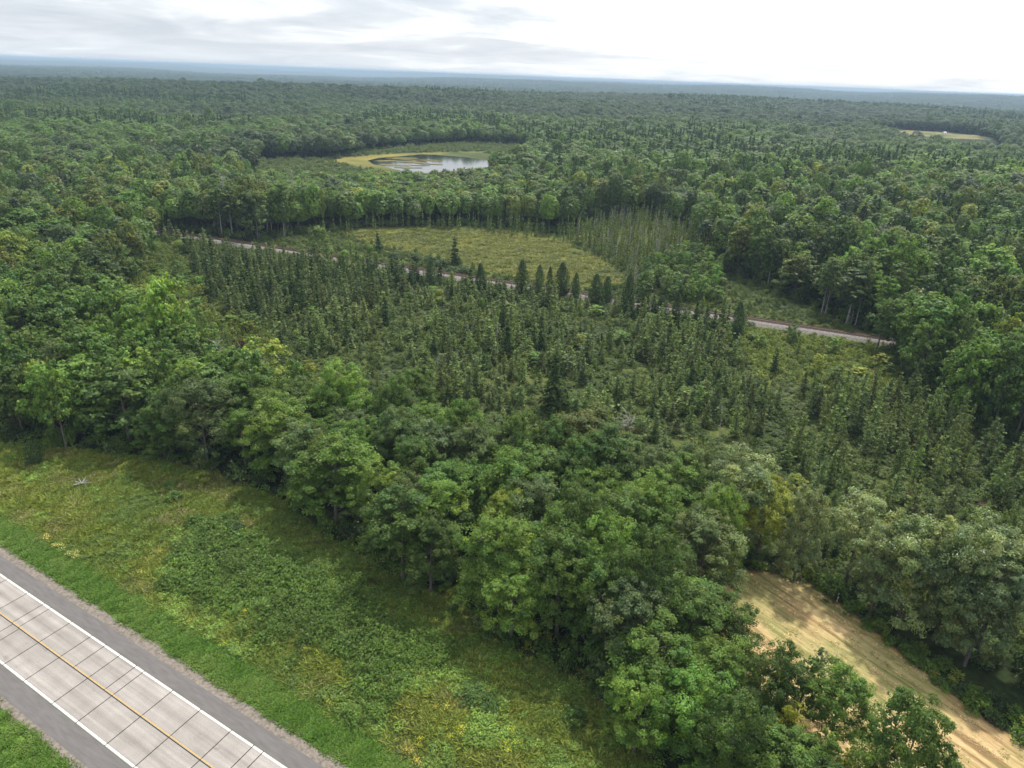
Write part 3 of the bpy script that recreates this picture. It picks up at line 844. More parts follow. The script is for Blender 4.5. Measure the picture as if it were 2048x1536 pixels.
def build_hay():
    hd = np.array((0.58, -0.815))
    xs_, ys_ = np.arange(18, 60, 0.4), np.arange(24, 79, 0.4)
    X, Y = np.meshgrid(xs_, ys_)
    P = np.stack([X.ravel(), Y.ravel()], 1)
    s_ = signed(P, HAY) + (fbm(P[:, 0], P[:, 1], 3.5, 3) - 0.5) * 2.4
    ins = (s_ > 0).reshape(X.shape)
    z = terrain(P[:, 0], P[:, 1]) + 0.03 + 0.05 * np.sin(((-P[:, 0] * hd[1] + P[:, 1] * hd[0])) * 2 * np.pi / 1.7) * fbm(P[:, 0], P[:, 1], 4, 2)
    nx = len(xs_)
    F = [(i * nx + j, i * nx + j + 1, (i + 1) * nx + j + 1, (i + 1) * nx + j) for i in range(len(ys_) - 1) for j in range(nx - 1) if ins[i, j] and ins[i + 1, j + 1] and ins[i, j + 1] and ins[i + 1, j]]
    me = mesh('hay_field', np.column_stack([P, z]), np.array(F), [])
    m, t, o = mat('mown_hay')
    g = N(t, 'ShaderNodeNewGeometry')
    mp = N(t, 'ShaderNodeMapping', vector_type='TEXTURE')
    mp.inputs['Rotation'].default_value = (0, 0, math.atan2(hd[1], hd[0]))
    L(t, g.outputs['Position'], mp.inputs[0])

    def nz(sc, det, st, dist=0.0):
        q = N(t, 'ShaderNodeMapping')
        q.inputs['Scale'].default_value = st
        L(t, mp.outputs[0], q.inputs[0])
        n = N(t, 'ShaderNodeTexNoise')
        n.inputs['Scale'].default_value = sc
        n.inputs['Detail'].default_value = det
        n.inputs['Distortion'].default_value = dist
        L(t, q.outputs[0], n.inputs['Vector'])
        return n.outputs[0]
    big = nz(0.10, 3, (1, 1, 1))
    lines = nz(1.0, 6, (0.09, 1.15, 1), 0.6)
    fine = nz(1.0, 8, (1.2, 7.0, 1), 0.5)
    straw = ramp(t, lines, [(0.34, (0.24, 0.155, 0.078)), (0.47, (0.37, 0.255, 0.125)), (0.60, (0.52, 0.385, 0.205))])
    stub = ramp(t, lines, [(0.35, (0.17, 0.185, 0.06)), (0.6, (0.38, 0.325, 0.15))])
    c = mix(t, ramp(t, big, [(0.42, (0, 0, 0)), (0.58, (1, 1, 1))]), straw, stub)
    c = mix(t, 1.0, c, ramp(t, fine, [(0.3, (0.72, 0.70, 0.66)), (0.7, (1.22, 1.2, 1.15))]), 'MULTIPLY')
    sx = N(t, 'ShaderNodeSeparateXYZ')
    L(t, g.outputs['Position'], sx.inputs[0])
    p = N(t, 'ShaderNodeBsdfPrincipled')
    L(t, c, p.inputs['Base Color'])
    p.inputs['Roughness'].default_value = 0.9
    p.inputs['Specular IOR Level'].default_value = 0.15
    b = N(t, 'ShaderNodeBump')
    b.inputs['Strength'].default_value = 0.6
    b.inputs['Distance'].default_value = 0.12
    L(t, lines, b.inputs['Height'])
    L(t, b.outputs[0], p.inputs['Normal'])
    L(t, p.outputs[0], o.inputs[0])
    me.materials.append(m)
    obj('hay_field', me, kind='structure', label='strip of dry golden mown hay field between two woods', category='field')


build_hay()


# ------------------------------------------------------------------ road
def strip_mesh(name, rows, m, z):           # rows: list of (s, n_left, n_right) along the road
    V, F = [], []
    for s, a, b in rows:
        for n in (a, b):
            q = road_xy(s, n)
            V.append((q[0], q[1], z))
    for i in range(len(rows) - 1):
        F.append((2 * i, 2 * i + 2, 2 * i + 3, 2 * i + 1))
    return mesh(name, V, F, [m])


def slab(s0a, s0b, s1a, s1b, n0, n1, z0, z1, m, bev=0.0):
    """box between joints; s*a at n0, s*b at n1"""
    c = [road_xy(s0a, n0), road_xy(s1a, n0), road_xy(s1b, n1), road_xy(s0b, n1)]
    V = [(*q, z0) for q in c] + [(*q, z1) for q in c]
    F = [(4, 5, 6, 7), (0, 1, 5, 4), (1, 2, 6, 5), (2, 3, 7, 6), (3, 0, 4, 7)]
    return mesh('slab', V, F, [m])


def build_road():
    root = obj('road', None, kind='structure', label='two-lane concrete highway with yellow centre line and white edge lines', category='road')
    S0, S1 = -190, 70
    obj('road_base', strip_mesh('road_base', [(s, -3.62, 3.62) for s in (S0, S1)], M_JOINT, 0.035), root)
    skew = 0.055
    # joints: (s at the lane's centre line, lane flags upper/lower)
    full = [-38.6, -34.2, -29.8, -25.4, -12.25, -8.4, -3.35, 0.68, 5.2, 9.4, 13.75, 22.4, 26.8, 31.2]
    upj = [-20.95, -17.6, -16.3, -5.9, -0.62, 16.75, 18.0]
    loj = [-20.9, -17.3, -16.0, 17.9]
    s = full[0]
    while s > S0 + 6:
        s -= 4.4
        full.append(s)
    s = 31.2
    while s < S1 - 6:
        s += 4.4
        full.append(s)
    g = 0.05
    for n0, n1, js in ((0.045, 3.62, full + upj), (-3.62, -0.045, full + loj)):
        js = sorted(js)
        for a, b in zip(js[:-1], js[1:]):
            sk = lambda s_, n_: s_ - skew * n_
            me = slab(sk(a, n0) + g, sk(a, n1) + g, sk(b, n0) - g, sk(b, n1) - g, n0, n1, 0.04, 0.12, M_CONC)
            sl_ = obj('concrete_slab', me, root)
            e0, e1 = (3.36, 3.54) if n0 > 0 else (-3.54, -3.36)
            obj('edge_line', slab(sk(a, e0) + g, sk(a, e1) + g, sk(b, e0) - g, sk(b, e1) - g, e0, e1, 0.121, 0.124, M_WHITE), sl_)
            if n0 > 0:
                obj('centre_line', slab(sk(a, 0.10) + g * .4, sk(a, 0.20) + g * .4, sk(b, 0.10) - g * .4, sk(b, 0.20) - g * .4, 0.10, 0.20, 0.121, 0.124, M_YELL), sl_)
    obj('shoulder', strip_mesh('shoulder', [(s, 3.66, 5.35) for s in (S0, S1)], M_ASPH, 0.112), root)
    obj('shoulder', strip_mesh('shoulder', [(s, -5.62, -3.66) for s in (S0, S1)], M_ASPH, 0.112), root)
    r = np.random.default_rng(5)
    ss = np.arange(S0, S1 + 0.1, 0.6)
    jj = fbm(ss, ss * 0 + 3, 3.0, 3)
    obj('gravel_strip', strip_mesh('gravel_strip', [(s, 5.1 + 0.12 * k2, 6.05 + 0.75 * k) for s, k, k2 in zip(ss, jj, fbm(ss, ss * 0 + 8, 4.0, 2))], M_GRAV, 0.106), root)
    obj('gravel_strip', strip_mesh('gravel_strip', [(s, -6.0 - 0.5 * k, -5.4) for s, k in zip(ss, jj[::-1])], M_GRAV, 0.106), root)
    # earth bank under the pavement edges
    V, F = [], []
    prof = [(-7.2, -0.05), (-6.3, 0.095), (-3.6, 0.099), (-3.6, 0.02), (3.6, 0.02), (3.6, 0.099), (6.8, 0.095), (8.2, -0.05)]
    for s in (S0, S1):
        for n, z in prof:
            q = road_xy(s, n)
            V.append((*q, z))
    k = len(prof)
    F = [(i, i + k, i + k + 1, i + 1) for i in range(k - 1)]
    obj('road_bank', mesh('road_bank', V, F, [noise_mat('verge_soil', [(0.05, 0.09, 0.02), (0.075, 0.12, 0.028), (0.12, 0.105, 0.06)], 0.8)]), root)


build_road()


# ------------------------------------------------------------------ railway
def rail_curve(step):
    P = np.asarray(RAIL, float)
    # smooth the surveyed points with a cubic fit along the line
    t = np.concatenate([[0], np.cumsum(np.hypot(*np.diff(P, axis=0).T))])
    cx, cyy = np.polyfit(t, P[:, 0], 4), np.polyfit(t, P[:, 1], 4)
    q = np.arange(0, t[-1], step)
    C = np.stack([np.polyval(cx, q), np.polyval(cyy, q)], 1)
    T = np.gradient(C, axis=0)
    T /= np.linalg.norm(T, axis=1, keepdims=True)
    return C, T


RC, RT = rail_curve(4.0)


def build_rail():
    root = obj('railway', None, kind='structure', label='single-track railway on grey ballast crossing the bog', category='railway')
    Nn = np.stack([-RT[:, 1], RT[:, 0]], 1)  # to the far side
    prof = [(-3.3, -0.1), (-2.2, 0.7), (-1.5, 0.95), (1.5, 0.95), (2.1, 0.7), (3.0, -0.1)]
    V = [(*(c + n * a), z) for c, n in zip(RC, Nn) for a, z in prof]
    k = len(prof)
    F = [(i * k + j, (i + 1) * k + j, (i + 1) * k + j + 1, i * k + j + 1) for i in range(len(RC) - 1) for j in range(k - 1)]
    bed = [(*(c + n * a), 0.965) for c, n in zip(RC, Nn) for a in (-1.36, 1.36)]
    obj('track_bed', mesh('track_bed', bed, [(2 * i, 2 * i + 1, 2 * i + 3, 2 * i + 2)[::-1] for i in range(len(RC) - 1)], [M_TIE]), root)
    obj('ballast', mesh('ballast', V, [f[::-1] for f in F], [M_BALL]), root)
    for s in (-0.75, 0.75):
        g = Geo()
        V, F = [], []
        for c, n in zip(RC, Nn):
            for a, z in ((s - 0.05, 1.08), (s - 0.05, 1.26), (s + 0.05, 1.26), (s + 0.05, 1.08)):
                V.append((*(c + n * a), z))
        for i in range(len(RC) - 1):
            for j in range(3):
                F.append((i * 4 + j, i * 4 + j + 1, i * 4 + j + 5, i * 4 + j + 4))
        obj('rail', mesh('rail', V, F, [M_RAIL]), root)
    C, T = rail_curve(0.62)
    V, F = [], []
    for c, t in zip(C, T):
        n = np.array((-t[1], t[0]))
        b = len(V)
        for z in (0.93, 1.09):
            for da, dn in ((-.13, -1.3), (.13, -1.3), (.13, 1.3), (-.13, 1.3)):
                V.append((*(c + t * da + n * dn), z))
        F += [(b + 4, b + 5, b + 6, b + 7), (b, b + 1, b + 5, b + 4), (b + 1, b + 2, b + 6, b + 5), (b + 2, b + 3, b + 7, b + 6), (b + 3, b, b + 4, b + 7)]
    obj('sleepers', mesh('sleepers', V, F, [M_TIE]), root, kind='stuff')


build_rail()


# ------------------------------------------------------------------ pond
def build_pond():
    P = np.asarray(POND, float)
    t = np.linspace(0, len(P), 240, endpoint=False)
    i = t.astype(int)
    f = (t - i)[:, None]
    Q = P[i] * (1 - f) + P[(i + 1) % len(P)] * f
    c = Q.mean(0)
    wob = 1 + 0.10 * (fbm(Q[:, 0], Q[:, 1], 12, 3) - 0.5)
    Q = c + (Q - c) * wob[:, None]
    V = [(*q, 0.06) for q in Q]
    me = mesh('pond', V, [tuple(range(len(V)))[::-1]], [])
    m, t_, o = mat('pond_water')
    p = N(t_, 'ShaderNodeBsdfPrincipled')
    p.inputs['Base Color'].default_value = (0.012, 0.016, 0.016, 1)
    p.inputs['Roughness'].default_value = 0.08
    p.inputs['IOR'].default_value = 1.33
    nz_ = N(t_, 'ShaderNodeTexNoise')
    nz_.inputs['Scale'].default_value = 0.8
    g = N(t_, 'ShaderNodeNewGeometry')
    L(t_, g.outputs['Position'], nz_.inputs['Vector'])
    b = N(t_, 'ShaderNodeBump')
    b.inputs['Strength'].default_value = 0.3
    L(t_, nz_.outputs[0], b.inputs['Height'])
    L(t_, b.outputs[0], p.inputs['Normal'])
    L(t_, p.outputs[0], o.inputs[0])
    me.materials.append(m)
    if me.polygons[0].normal.z < 0:
        me.flip_normals()
    obj('pond_water', me, kind='structure', label='small pond of pale reflecting water ringed by yellow marsh', category='pond')
    # low marsh rafts standing in the pond's near-left end
    r = np.random.default_rng(8)
    mm = noise_mat('marsh_raft', [(0.09, 0.09, 0.03), (0.2, 0.17, 0.05)], 0.4)
    for x, y, a, b_, rot in [(-84, 522, 11, 3.5, 0.3), (-74, 500, 13, 3.0, -0.2), (-82, 480, 10, 3.5, 0.1), (-64, 515, 9, 2.2, 0.1), (-92, 503, 8, 3, .5), (-60, 494, 8, 2.0, -.1), (-72, 470, 9, 2.6, .2), (-78, 512, 7, 2, -.2), (-66, 484, 6, 1.6, .3)]:
        th = np.linspace(0, 2 * np.pi, 36, endpoint=False)
        rr = 1 + 0.35 * (fbm(np.cos(th) * 3 + x, np.sin(th) * 3 + y, 1.2, 3) - 0.5) * 2
        px, py = a * rr * np.cos(th), b_ * rr * np.sin(th)
        X, Y = px * math.cos(rot) - py * math.sin(rot), px * math.sin(rot) + py * math.cos(rot)
        V = [(u, v, -0.1) for u, v in zip(X, Y)] + [(u * .93, v * .93, 0.22) for u, v in zip(X, Y)]
        F = [(i, (i + 1) % 36, 36 + (i + 1) % 36, 36 + i) for i in range(36)] + [tuple(range(36, 72))]
        obj('marsh', mesh('marsh', V, F, [mm]), loc=(x, y, 0.06), kind='structure', label='low raft of yellow marsh sedge standing in the pond', category='marsh', group='marsh rafts in the pond')


build_pond()


# ------------------------------------------------------------------ masses built by geometry nodes
def scatter(name, P, kinds, scl, rot, tint, label, cat, protos):
    """one object of kind stuff: copies of real plants (protos) on the points P"""
    n = len(P)
    me = bpy.data.meshes.new(name)
    me.vertices.add(n)
    me.vertices.foreach_set('co', np.asarray(P, np.float32).ravel())
    for an, ty, arr in (('scl', 'FLOAT_VECTOR', np.asarray(scl, np.float32)), ('rotz', 'FLOAT', np.asarray(rot, np.float32)),
                        ('pick', 'INT', np.asarray(kinds, np.int32)), ('tint', 'FLOAT_COLOR', np.concatenate([tint, np.ones((n, 1))], 1).astype(np.float32))):
        a = me.attributes.new(an, ty, 'POINT')
        a.data.foreach_set({'FLOAT_VECTOR': 'vector', 'FLOAT_COLOR': 'color'}.get(ty, 'value'), arr.ravel())
    o = obj(name, me, kind='stuff', label=label, category=cat)
    g = bpy.data.node_groups.new(name, 'GeometryNodeTree')
    g.interface.new_socket('Geometry', in_out='INPUT', socket_type='NodeSocketGeometry')
    g.interface.new_socket('Geometry', in_out='OUTPUT', socket_type='NodeSocketGeometry')
    gi, go = g.nodes.new('NodeGroupInput'), g.nodes.new('NodeGroupOutput')
    ip = g.nodes.new('GeometryNodeInstanceOnPoints')
    jn = g.nodes.new('GeometryNodeJoinGeometry')
    for p in reversed(protos):
        oi = g.nodes.new('GeometryNodeObjectInfo')
        oi.transform_space = 'ORIGINAL'
        oi.inputs['Object'].default_value = p
        oi.inputs['As Instance'].default_value = True
        g.links.new(oi.outputs['Geometry'], jn.inputs[0])

    def attr(nm, ty):
        a = g.nodes.new('GeometryNodeInputNamedAttribute')
        a.data_type = ty
        a.inputs['Name'].default_value = nm
        return a.outputs[0]
    cx = g.nodes.new('ShaderNodeCombineXYZ')
    g.links.new(attr('rotz', 'FLOAT'), cx.inputs[2])
    g.links.new(gi.outputs[0], ip.inputs['Points'])
    g.links.new(jn.outputs[0], ip.inputs['Instance'])
    ip.inputs['Pick Instance'].default_value = True
    g.links.new(attr('pick', 'INT'), ip.inputs['Instance Index'])
    g.links.new(cx.outputs[0], ip.inputs['Rotation'])
    g.links.new(attr('scl', 'FLOAT_VECTOR'), ip.inputs['Scale'])
    g.links.new(ip.outputs[0], go.inputs[0])
    o.modifiers.new('scatter', 'NODES').node_group = g
    return o


# ------------------------------------------------------------------ where the trees stand
def grid(x0, x1, y0, y1, sp, r):
    gx = np.arange(x0, x1, sp)
    gy = np.arange(y0, y1, sp * 0.87)
    X, Y = np.meshgrid(gx, gy)
    X = X + (np.arange(len(gy)) % 2)[:, None] * sp / 2
    P = np.stack([X.ravel(), Y.ravel()], 1)
    return P + r.uniform(-0.36, 0.36, P.shape) * sp


CAMR = np.array([right, up, back])


def screen(P, z=0.0):                       # half-widths right and up of the frame's middle
    Q = np.column_stack([P[:, 0], P[:, 1], np.zeros(len(P)) + z - H]) @ CAMR.T
    dpt = np.maximum(-Q[:, 2], 0.1)
    return Q[:, 0] / dpt * 1410 / 1024, Q[:, 1] / dpt * 1410 / 1024, -Q[:, 2] > 1


def in_view(P, margin=8, z=0.0):            # margin in metres at the point
    u, v, ok = screen(P, z)
    m = 0.04 + margin * 1.4 / np.maximum(np.hypot(*P.T), 25)
    return ok & (np.abs(u) < 1 + m) & (v > -0.75 - m)


RAILP = RC
SPEC_XY = np.array([(s[1], s[2]) for s in SPECIAL])
SPEC_R = np.array([s[4] for s in SPECIAL])


def clear_of_special(P, k=0.8):
    ok = np.ones(len(P), bool)
    for (x, y), r_ in zip(SPEC_XY, SPEC_R):
        ok &= np.hypot(P[:, 0] - x, P[:, 1] - y) > r_ * k + 0.8
    return ok


trees = []      # dicts: kind, x, y, h, r, cls, zone
r_ = np.random.default_rng(21)


def add(kind, x, y, h, rad, cls, zone):
    trees.append((kind, float(x), float(y), float(h), float(rad), cls, zone))


for k, x, y, h, rad, cls in SPECIAL:
    add(k, x, y, h, rad, cls, 'special')

# open wet ground round the pond and the far fields reaches further towards the road than the trees let one see
WET = [(-250, 455), (-190, 478), (-130, 500), (-112, 575), (-88, 615), (-50, 655), (-5, 650), (12, 590), (0, 470), (-22, 400), (-48, 368), (-95, 352), (-140, 350), (-150, 425), (-215, 425)]
FIELDR2 = [(395, 790), (385, 700), (410, 640), (455, 690), (590, 950), (575, 1040), (530, 1070), (450, 1000)]
FIELDL2 = [(-1900, 2800), (-1000, 1390), (-1130, 1400), (-2200, 1900)]
open_polys = [NEAR, HAY, NBOG, MARSH, POND, CLEAR, WET, FIELDR, FIELDR2, FIELDL, FIELDLB, FIELDLC]


def forest_ok(P):
    ok = in_view(P, 12)
    for poly in open_polys:
        s = signed(P, poly)
        ok &= s < (np.where((P[:, 1] < 60) & (P[:, 0] < 44), -2.6, -1.2) if poly is HAY else -0.3)
    bog = inside(P, BOG) & ~inside(P, TREESR)
    ok &= ~bog
    ok &= dist_line(P, RAILP) > 6.5
    return ok


CL_NEAR = ['mid', 'bright', 'grey', 'mid', 'bright', 'deep', 'rimlit', 'olive', 'mid', 'bright']
def cls_at(x, y, d):
    q = vnoise(np.array([x]), np.array([y]), 17)[0] * 0.55 + r_.random() * 0.45
    c = ['deep', 'grey', 'deep', 'mid', 'olive', 'mid', 'bright', 'mid', 'bright', 'yellow'][int(np.clip((q - 0.12) / 0.76 * 10, 0, 9))]
    if r_.random() < 0.025:
        c = 'yellow'
    if c == 'yellow' and r_.random() < 0.6:
        c = 'mid'
    return c


far_pts = []
for sp, d0, d1 in ((4.9, 30, 150), (5.6, 150, 420), (6.8, 420, 1250), (10.5, 1250, 2600), (20, 2600, 6500)):
    P = grid(-0.8 * d1 - 15, 0.8 * d1 + 15, 20, d1, sp, r_)
    d = np.hypot(*P.T)
    P = P[(d >= d0) & (d < d1)]
    P = P[forest_ok(P) & clear_of_special(P)]
    for x, y in P if d1 <= 420 else ():
        dd = math.hypot(x, y)
        sc = np.exp(r_.normal(0, 0.15))
        strip = y < 150 and x < 70
        h0 = 11.8 if dd < 130 else 13.0
        if x > 60 and dd > 110:
            h0 = 15.0
        if dd > 255 and x > -140:
            h0 = 14.5
        h = h0 * sc
        if -150 < x < 12 and 280 < y < 470:
            h = min(h, (13.6 if x > -75 else 12.9) - 0.011 * (y - 280)) * r_.uniform(0.9, 1.05)
        rad = sp * 0.76 * np.exp(r_.normal(0, 0.16))
        hayright = signed(np.array([[x, y]]), HAY)[0] > -16 and x > 34
        if hayright and signed(np.array([[x, y]]), HAY)[0] > -6.5:
            continue
        cls = 'rimlit' if hayright and r_.random() < 0.7 else cls_at(x, y, dd)
        if strip and cls in ('olive', 'yellow', 'rimlit', 'deep') and not hayright:
            cls = ['mid', 'bright', 'mid', 'grey'][int(r_.integers(4))]
        kind = 'broad'
        if dd > 140 and r_.random() < 0.06:
            kind = 'birch'
            cls = 'grey' if r_.random() < 0.5 else 'mid'
            h *= 1.0 if y > 280 else 1.05
            rad *= 0.85
        elif dd > 190 and vnoise(np.array([x]), np.array([y]), 90)[0] > 0.62 and r_.random() < 0.5:
            kind, cls, h = 'spruce', 'deep', h * 0.92
            rad = 0.2 * h
        elif r_.random() < 0.012:
            kind, cls, rad = 'dead', 'bone', rad * 0.7
        add(kind, x, y, h, rad, cls, 'forest')
    if d1 > 420:
        far_pts.append((sp, P))

# birch groves with pale trunks
for poly, nb in ((BIRCHA, 26), (BIRCHB, 14)):
    pl = np.asarray(poly)
    lo, hi = pl.min(0), pl.max(0)
    n = 0
    while n < nb:
        p = lo + r_.random(2) * (hi - lo)
        if inside(p[None], poly)[0] and dist_line(p[None], RAILP)[0] > 6:
            n += 1
            add('birch', p[0], p[1], r_.uniform(14, 18), r_.uniform(2.1, 3.0), r_.choice(['mid', 'grey', 'grey', 'bright']), 'birches')

# bog conifers
P = grid(-140, 200, 45, 260, 3.0, r_)
P = P[in_view(P, 8) & inside(P, BOG) & clear_of_special(P, 0.7)]
P = P[dist_line(P, RAILP) > 4.6]
P = P[dist_line(P, np.array(BACK)) > 1.5]
zD, zT, zB, zR, zL = (inside(P, q) for q in (DARKSPR, TALLSPR, BRUSHR, TREESR, SCRUBL))
dn = np.clip((vnoise(P[:, 0], P[:, 1], 16) * 0.6 + vnoise(P[:, 0], P[:, 1], 7) * 0.4 - 0.5) * 1.9 + 0.5, 0, 1)
for (x, y), a, b, c, d_, e, q in zip(P, zD, zT, zB, zR, zL, dn):
    u = r_.random()
    if d_:
        continue
    if a:
        if u < 0.72:
            add('spruce', x, y, r_.uniform(5.0, 9.0) * (0.55 if dist_line(np.array([[x, y]]), RAILP)[0] < 17 else 1), r_.uniform(1.4, 2.2), r_.choice(['deep', 'sprucey', 'sprucey']), 'bog')
    elif b:
        if u < 0.30 + 0.45 * q:
            k = 'spruce' if r_.random() < 0.55 else 'larch'
            add(k, x, y, 3.2 + 5.8 * r_.random() ** 0.9, r_.uniform(1.2, 2.2), 'sprucey' if k == 'spruce' else 'larch', 'bog')
    elif c or e:
        if u < (0.20 if e else 0.06):
            add('thin', x, y, r_.uniform(2.5, 5.0), r_.uniform(1.3, 2.4), r_.choice(['bright', 'yellow', 'bright', 'mid']), 'bushwood')
        elif u > 0.96:
            add('larch', x, y, r_.uniform(2.5, 5.5), r_.uniform(0.6, 1.1), 'larch', 'bog')
    elif -50 < x < -22 and dist_line(np.array([[x, y]]), RAILP)[0] < 16 or 22 < x < 60 and dist_line(np.array([[x, y]]), RAILP)[0] < 14:
        if u < 0.8:
            k = 'spruce' if r_.random() < 0.7 else 'larch'
            add(k, x, y, r_.uniform(4.5, 8.5) if x > 0 else r_.uniform(3, 6), r_.uniform(1.3, 2.1), 'deep' if k == 'spruce' else 'larch', 'bog')
    else:
        ht = 2.1 + 3.3 * q + r_.uniform(-1, 1) + (3.0 * r_.random() if r_.random() < 0.25 else 0)
        if u > 0.955:
            add('thin', x, y, r_.uniform(2.0, 4.5), r_.uniform(1.0, 2.2), r_.choice(['mid', 'bright', 'grey', 'mid', 'yellow']), 'bushwood')
        elif u < 0.15 + 0.70 * q:
            k = 'larch' if r_.random() < 0.58 else 'spruce'
            if u < 0.012:
                add('dead', x, y, ht, 0.8, 'bone', 'bog')
            else:
                add(k, x, y, ht, 0.35 + ht * r_.uniform(0.2, 0.36), 'larch' if k == 'larch' else r_.choice(['sprucey', 'sprucey', 'sprucey', 'deep']), 'bog')

# thin scrub wood at the right rim of the round bog and along its far rim
P = grid(-90, 90, 180, 320, 2.5, r_)
P = P[inside(P, NBOG) & (signed(P, MEADOWBOG) + (fbm(P[:, 0], P[:, 1], 8, 3) - 0.5) * 16 < 0) & (dist_line(P, RAILP) > 6) & clear_of_special(P, .7)]
ring = inside(P, SCRUBRING)
patch = inside(P, PATCHR)
gb = inside(P, GREENBUSH)
backrim = (P[:, 1] > 262)
for (x, y), a, b, c, e in zip(P, ring, patch, gb, backrim):
    u = r_.random()
    if b:
        continue
    if c:
        if u < 0.55:
            add('thin', x, y, r_.uniform(4, 7.5), r_.uniform(1.2, 2.0), r_.choice(['mid', 'bright', 'mid', 'larch']), 'bushwood')
    elif a:
        if u < 0.14:
            add('dead', x, y, r_.uniform(5, 9.5), 0.9, 'bone', 'scrub')
        elif u < 0.8:
            add('larch', x, y, r_.uniform(4.5, 10), r_.uniform(0.7, 1.2), r_.choice(['larch', 'larch', 'sprucey', 'olive']), 'scrub')
    elif e:
        if u < 0.6:
            add('larch', x, y, r_.uniform(3.0, 8.5), r_.uniform(0.6, 1.15), r_.choice(['larch', 'larch', 'mid']), 'scrub')
    elif u < 0.05:
        add('larch', x, y, r_.uniform(2, 4), r_.uniform(0.5, .9), 'larch', 'scrub')
for x, y in GRNTREE:
    add('thin', x, y, r_.uniform(3.5, 5.5), r_.uniform(1.3, 2), 'bright', 'bushwood')

# ------------------------------------------------------------------ make the trees
VAR = {'broad': (NEARV, MIDV, FARV), 'birch': (BIRCHV, BIRCHV, FARV), 'thin': (THINV, THINM, FARV), 'spruce': (SPRV, SPRV, CFAR), 'larch': (LARV, LARV, LFAR),
       'cedar': (CEDV, CEDV, CFAR), 'dead': (DEADV, DEADV, DEADV)}
NAME = {'broad': 'broadleaf_tree', 'birch': 'birch_tree', 'thin': 'young_tree', 'spruce': 'spruce_tree', 'larch': 'larch_tree', 'cedar': 'cedar_tree', 'dead': 'dead_tree'}
NOUN = {'broad': 'broadleaf tree', 'birch': 'pale-trunked birch', 'thin': 'young leafy tree', 'spruce': 'spruce', 'larch': 'feathery larch', 'cedar': 'columnar cedar', 'dead': 'dead tree'}
GROUP = {'broad': 'broadleaf trees of the wood', 'birch': 'birches with pale trunks', 'thin': 'young trees by the bog', 'spruce': 'spruces of the bog', 'larch': 'larches of the bog',
         'cedar': 'cedars along the railway', 'dead': 'dead trees'}
CAP = {'broad': 300, 'birch': 90, 'thin': 160, 'spruce': 300, 'larch': 300, 'cedar': 40, 'dead': 90}

ONES = ['', 'first', 'second', 'third', 'fourth', 'fifth', 'sixth', 'seventh', 'eighth', 'ninth', 'tenth', 'eleventh', 'twelfth', 'thirteenth', 'fourteenth', 'fifteenth', 'sixteenth',
        'seventeenth', 'eighteenth', 'nineteenth']
TENS = ['', '', 'twent', 'thirt', 'fort', 'fift', 'sixt', 'sevent', 'eight', 'ninet']


def nth(k):
    if k < 20:
        return ONES[k]
    if k >= 100:
        return 'hundred-' + (nth(k - 100) if k > 100 else 'th')
    t, o = divmod(k, 10)
    return TENS[t] + 'ieth' if o == 0 else TENS[t] + 'y-' + ONES[o]


T = np.array([(t[1], t[2], t[3], t[4]) for t in trees])
kindarr = np.array([t[0] for t in trees])
dall = np.hypot(T[:, 0], T[:, 1])
su, sv, sok = screen(T[:, :2], T[:, 2] * 0.7)
mr = T[:, 3] * 0.7 * 1.38 / dall
vis = sok & (np.abs(su) < 1 + mr) & (sv > -0.75 - mr)
solo = np.zeros(len(trees), bool)
for k, cap in CAP.items():
    idx = np.where((kindarr == k) & vis)[0]
    score = T[idx, 2] * T[idx, 3] / dall[idx] ** 2
    sp_first = np.array([trees[i][6] == 'special' for i in idx])
    solo[idx[np.argsort(-(score + 10 * sp_first))[:cap]]] = True

footd = dist_line(T[:, :2], FOOT)
hayd = dist_line(T[:, :2], HAY, True)
raild = dist_line(T[:, :2], RAILP)
backd = dist_line(T[:, :2], BACK)
meadd = dist_line(T[:, :2], MEADOWBOG, True)
treesr = inside(T[:, :2], TREESR)
along = T[:, :2] @ RU
used = {}


def size_word(k, h):
    lim = {'broad': (10.6, 13.6), 'birch': (13, 17), 'thin': (4.5, 6.5), 'spruce': (5.5, 9), 'larch': (4.5, 7.5), 'cedar': (6, 9.5), 'dead': (5, 9)}[k]
    return 'small' if h < lim[0] else 'tall' if h > lim[1] else 'mid-sized'


# place words: which bed of trees, and how deep in it
bed = {}
for i, t in enumerate(trees):
    if not solo[i]:
        continue
    x, y = T[i, 0], T[i, 1]
    k = t[0]
    if k in ('cedar',):
        z, q = 'beside the railway', 0
    elif hayd[i] < 14 and x > 33 and y < 84:
        z, q = 'beyond the hay field', int(hayd[i] // 6)
    elif treesr[i]:
        z, q = 'right of the tracks', int(raild[i] // 7)
    elif y < 135 and backd[i] < 60 and not inside(T[i:i + 1, :2], BOG)[0]:
        z, q = 'of the roadside wood', int(footd[i] // 6)
    elif inside(T[i:i + 1, :2], BOG)[0]:
        z, q = 'in the near bog', int(raild[i] // 5)
    elif meadd[i] < 45:
        z, q = 'round the yellow bog', int(meadd[i] // 6)
    elif x > 55:
        z, q = 'behind the railway', int(raild[i] // 8)
    elif x < -60:
        z, q = 'left of the bog', int(footd[i] // 9)
    else:
        z, q = 'behind the bog', int(meadd[i] // 8)
    bed.setdefault((k, z, q), []).append(i)
label = {}
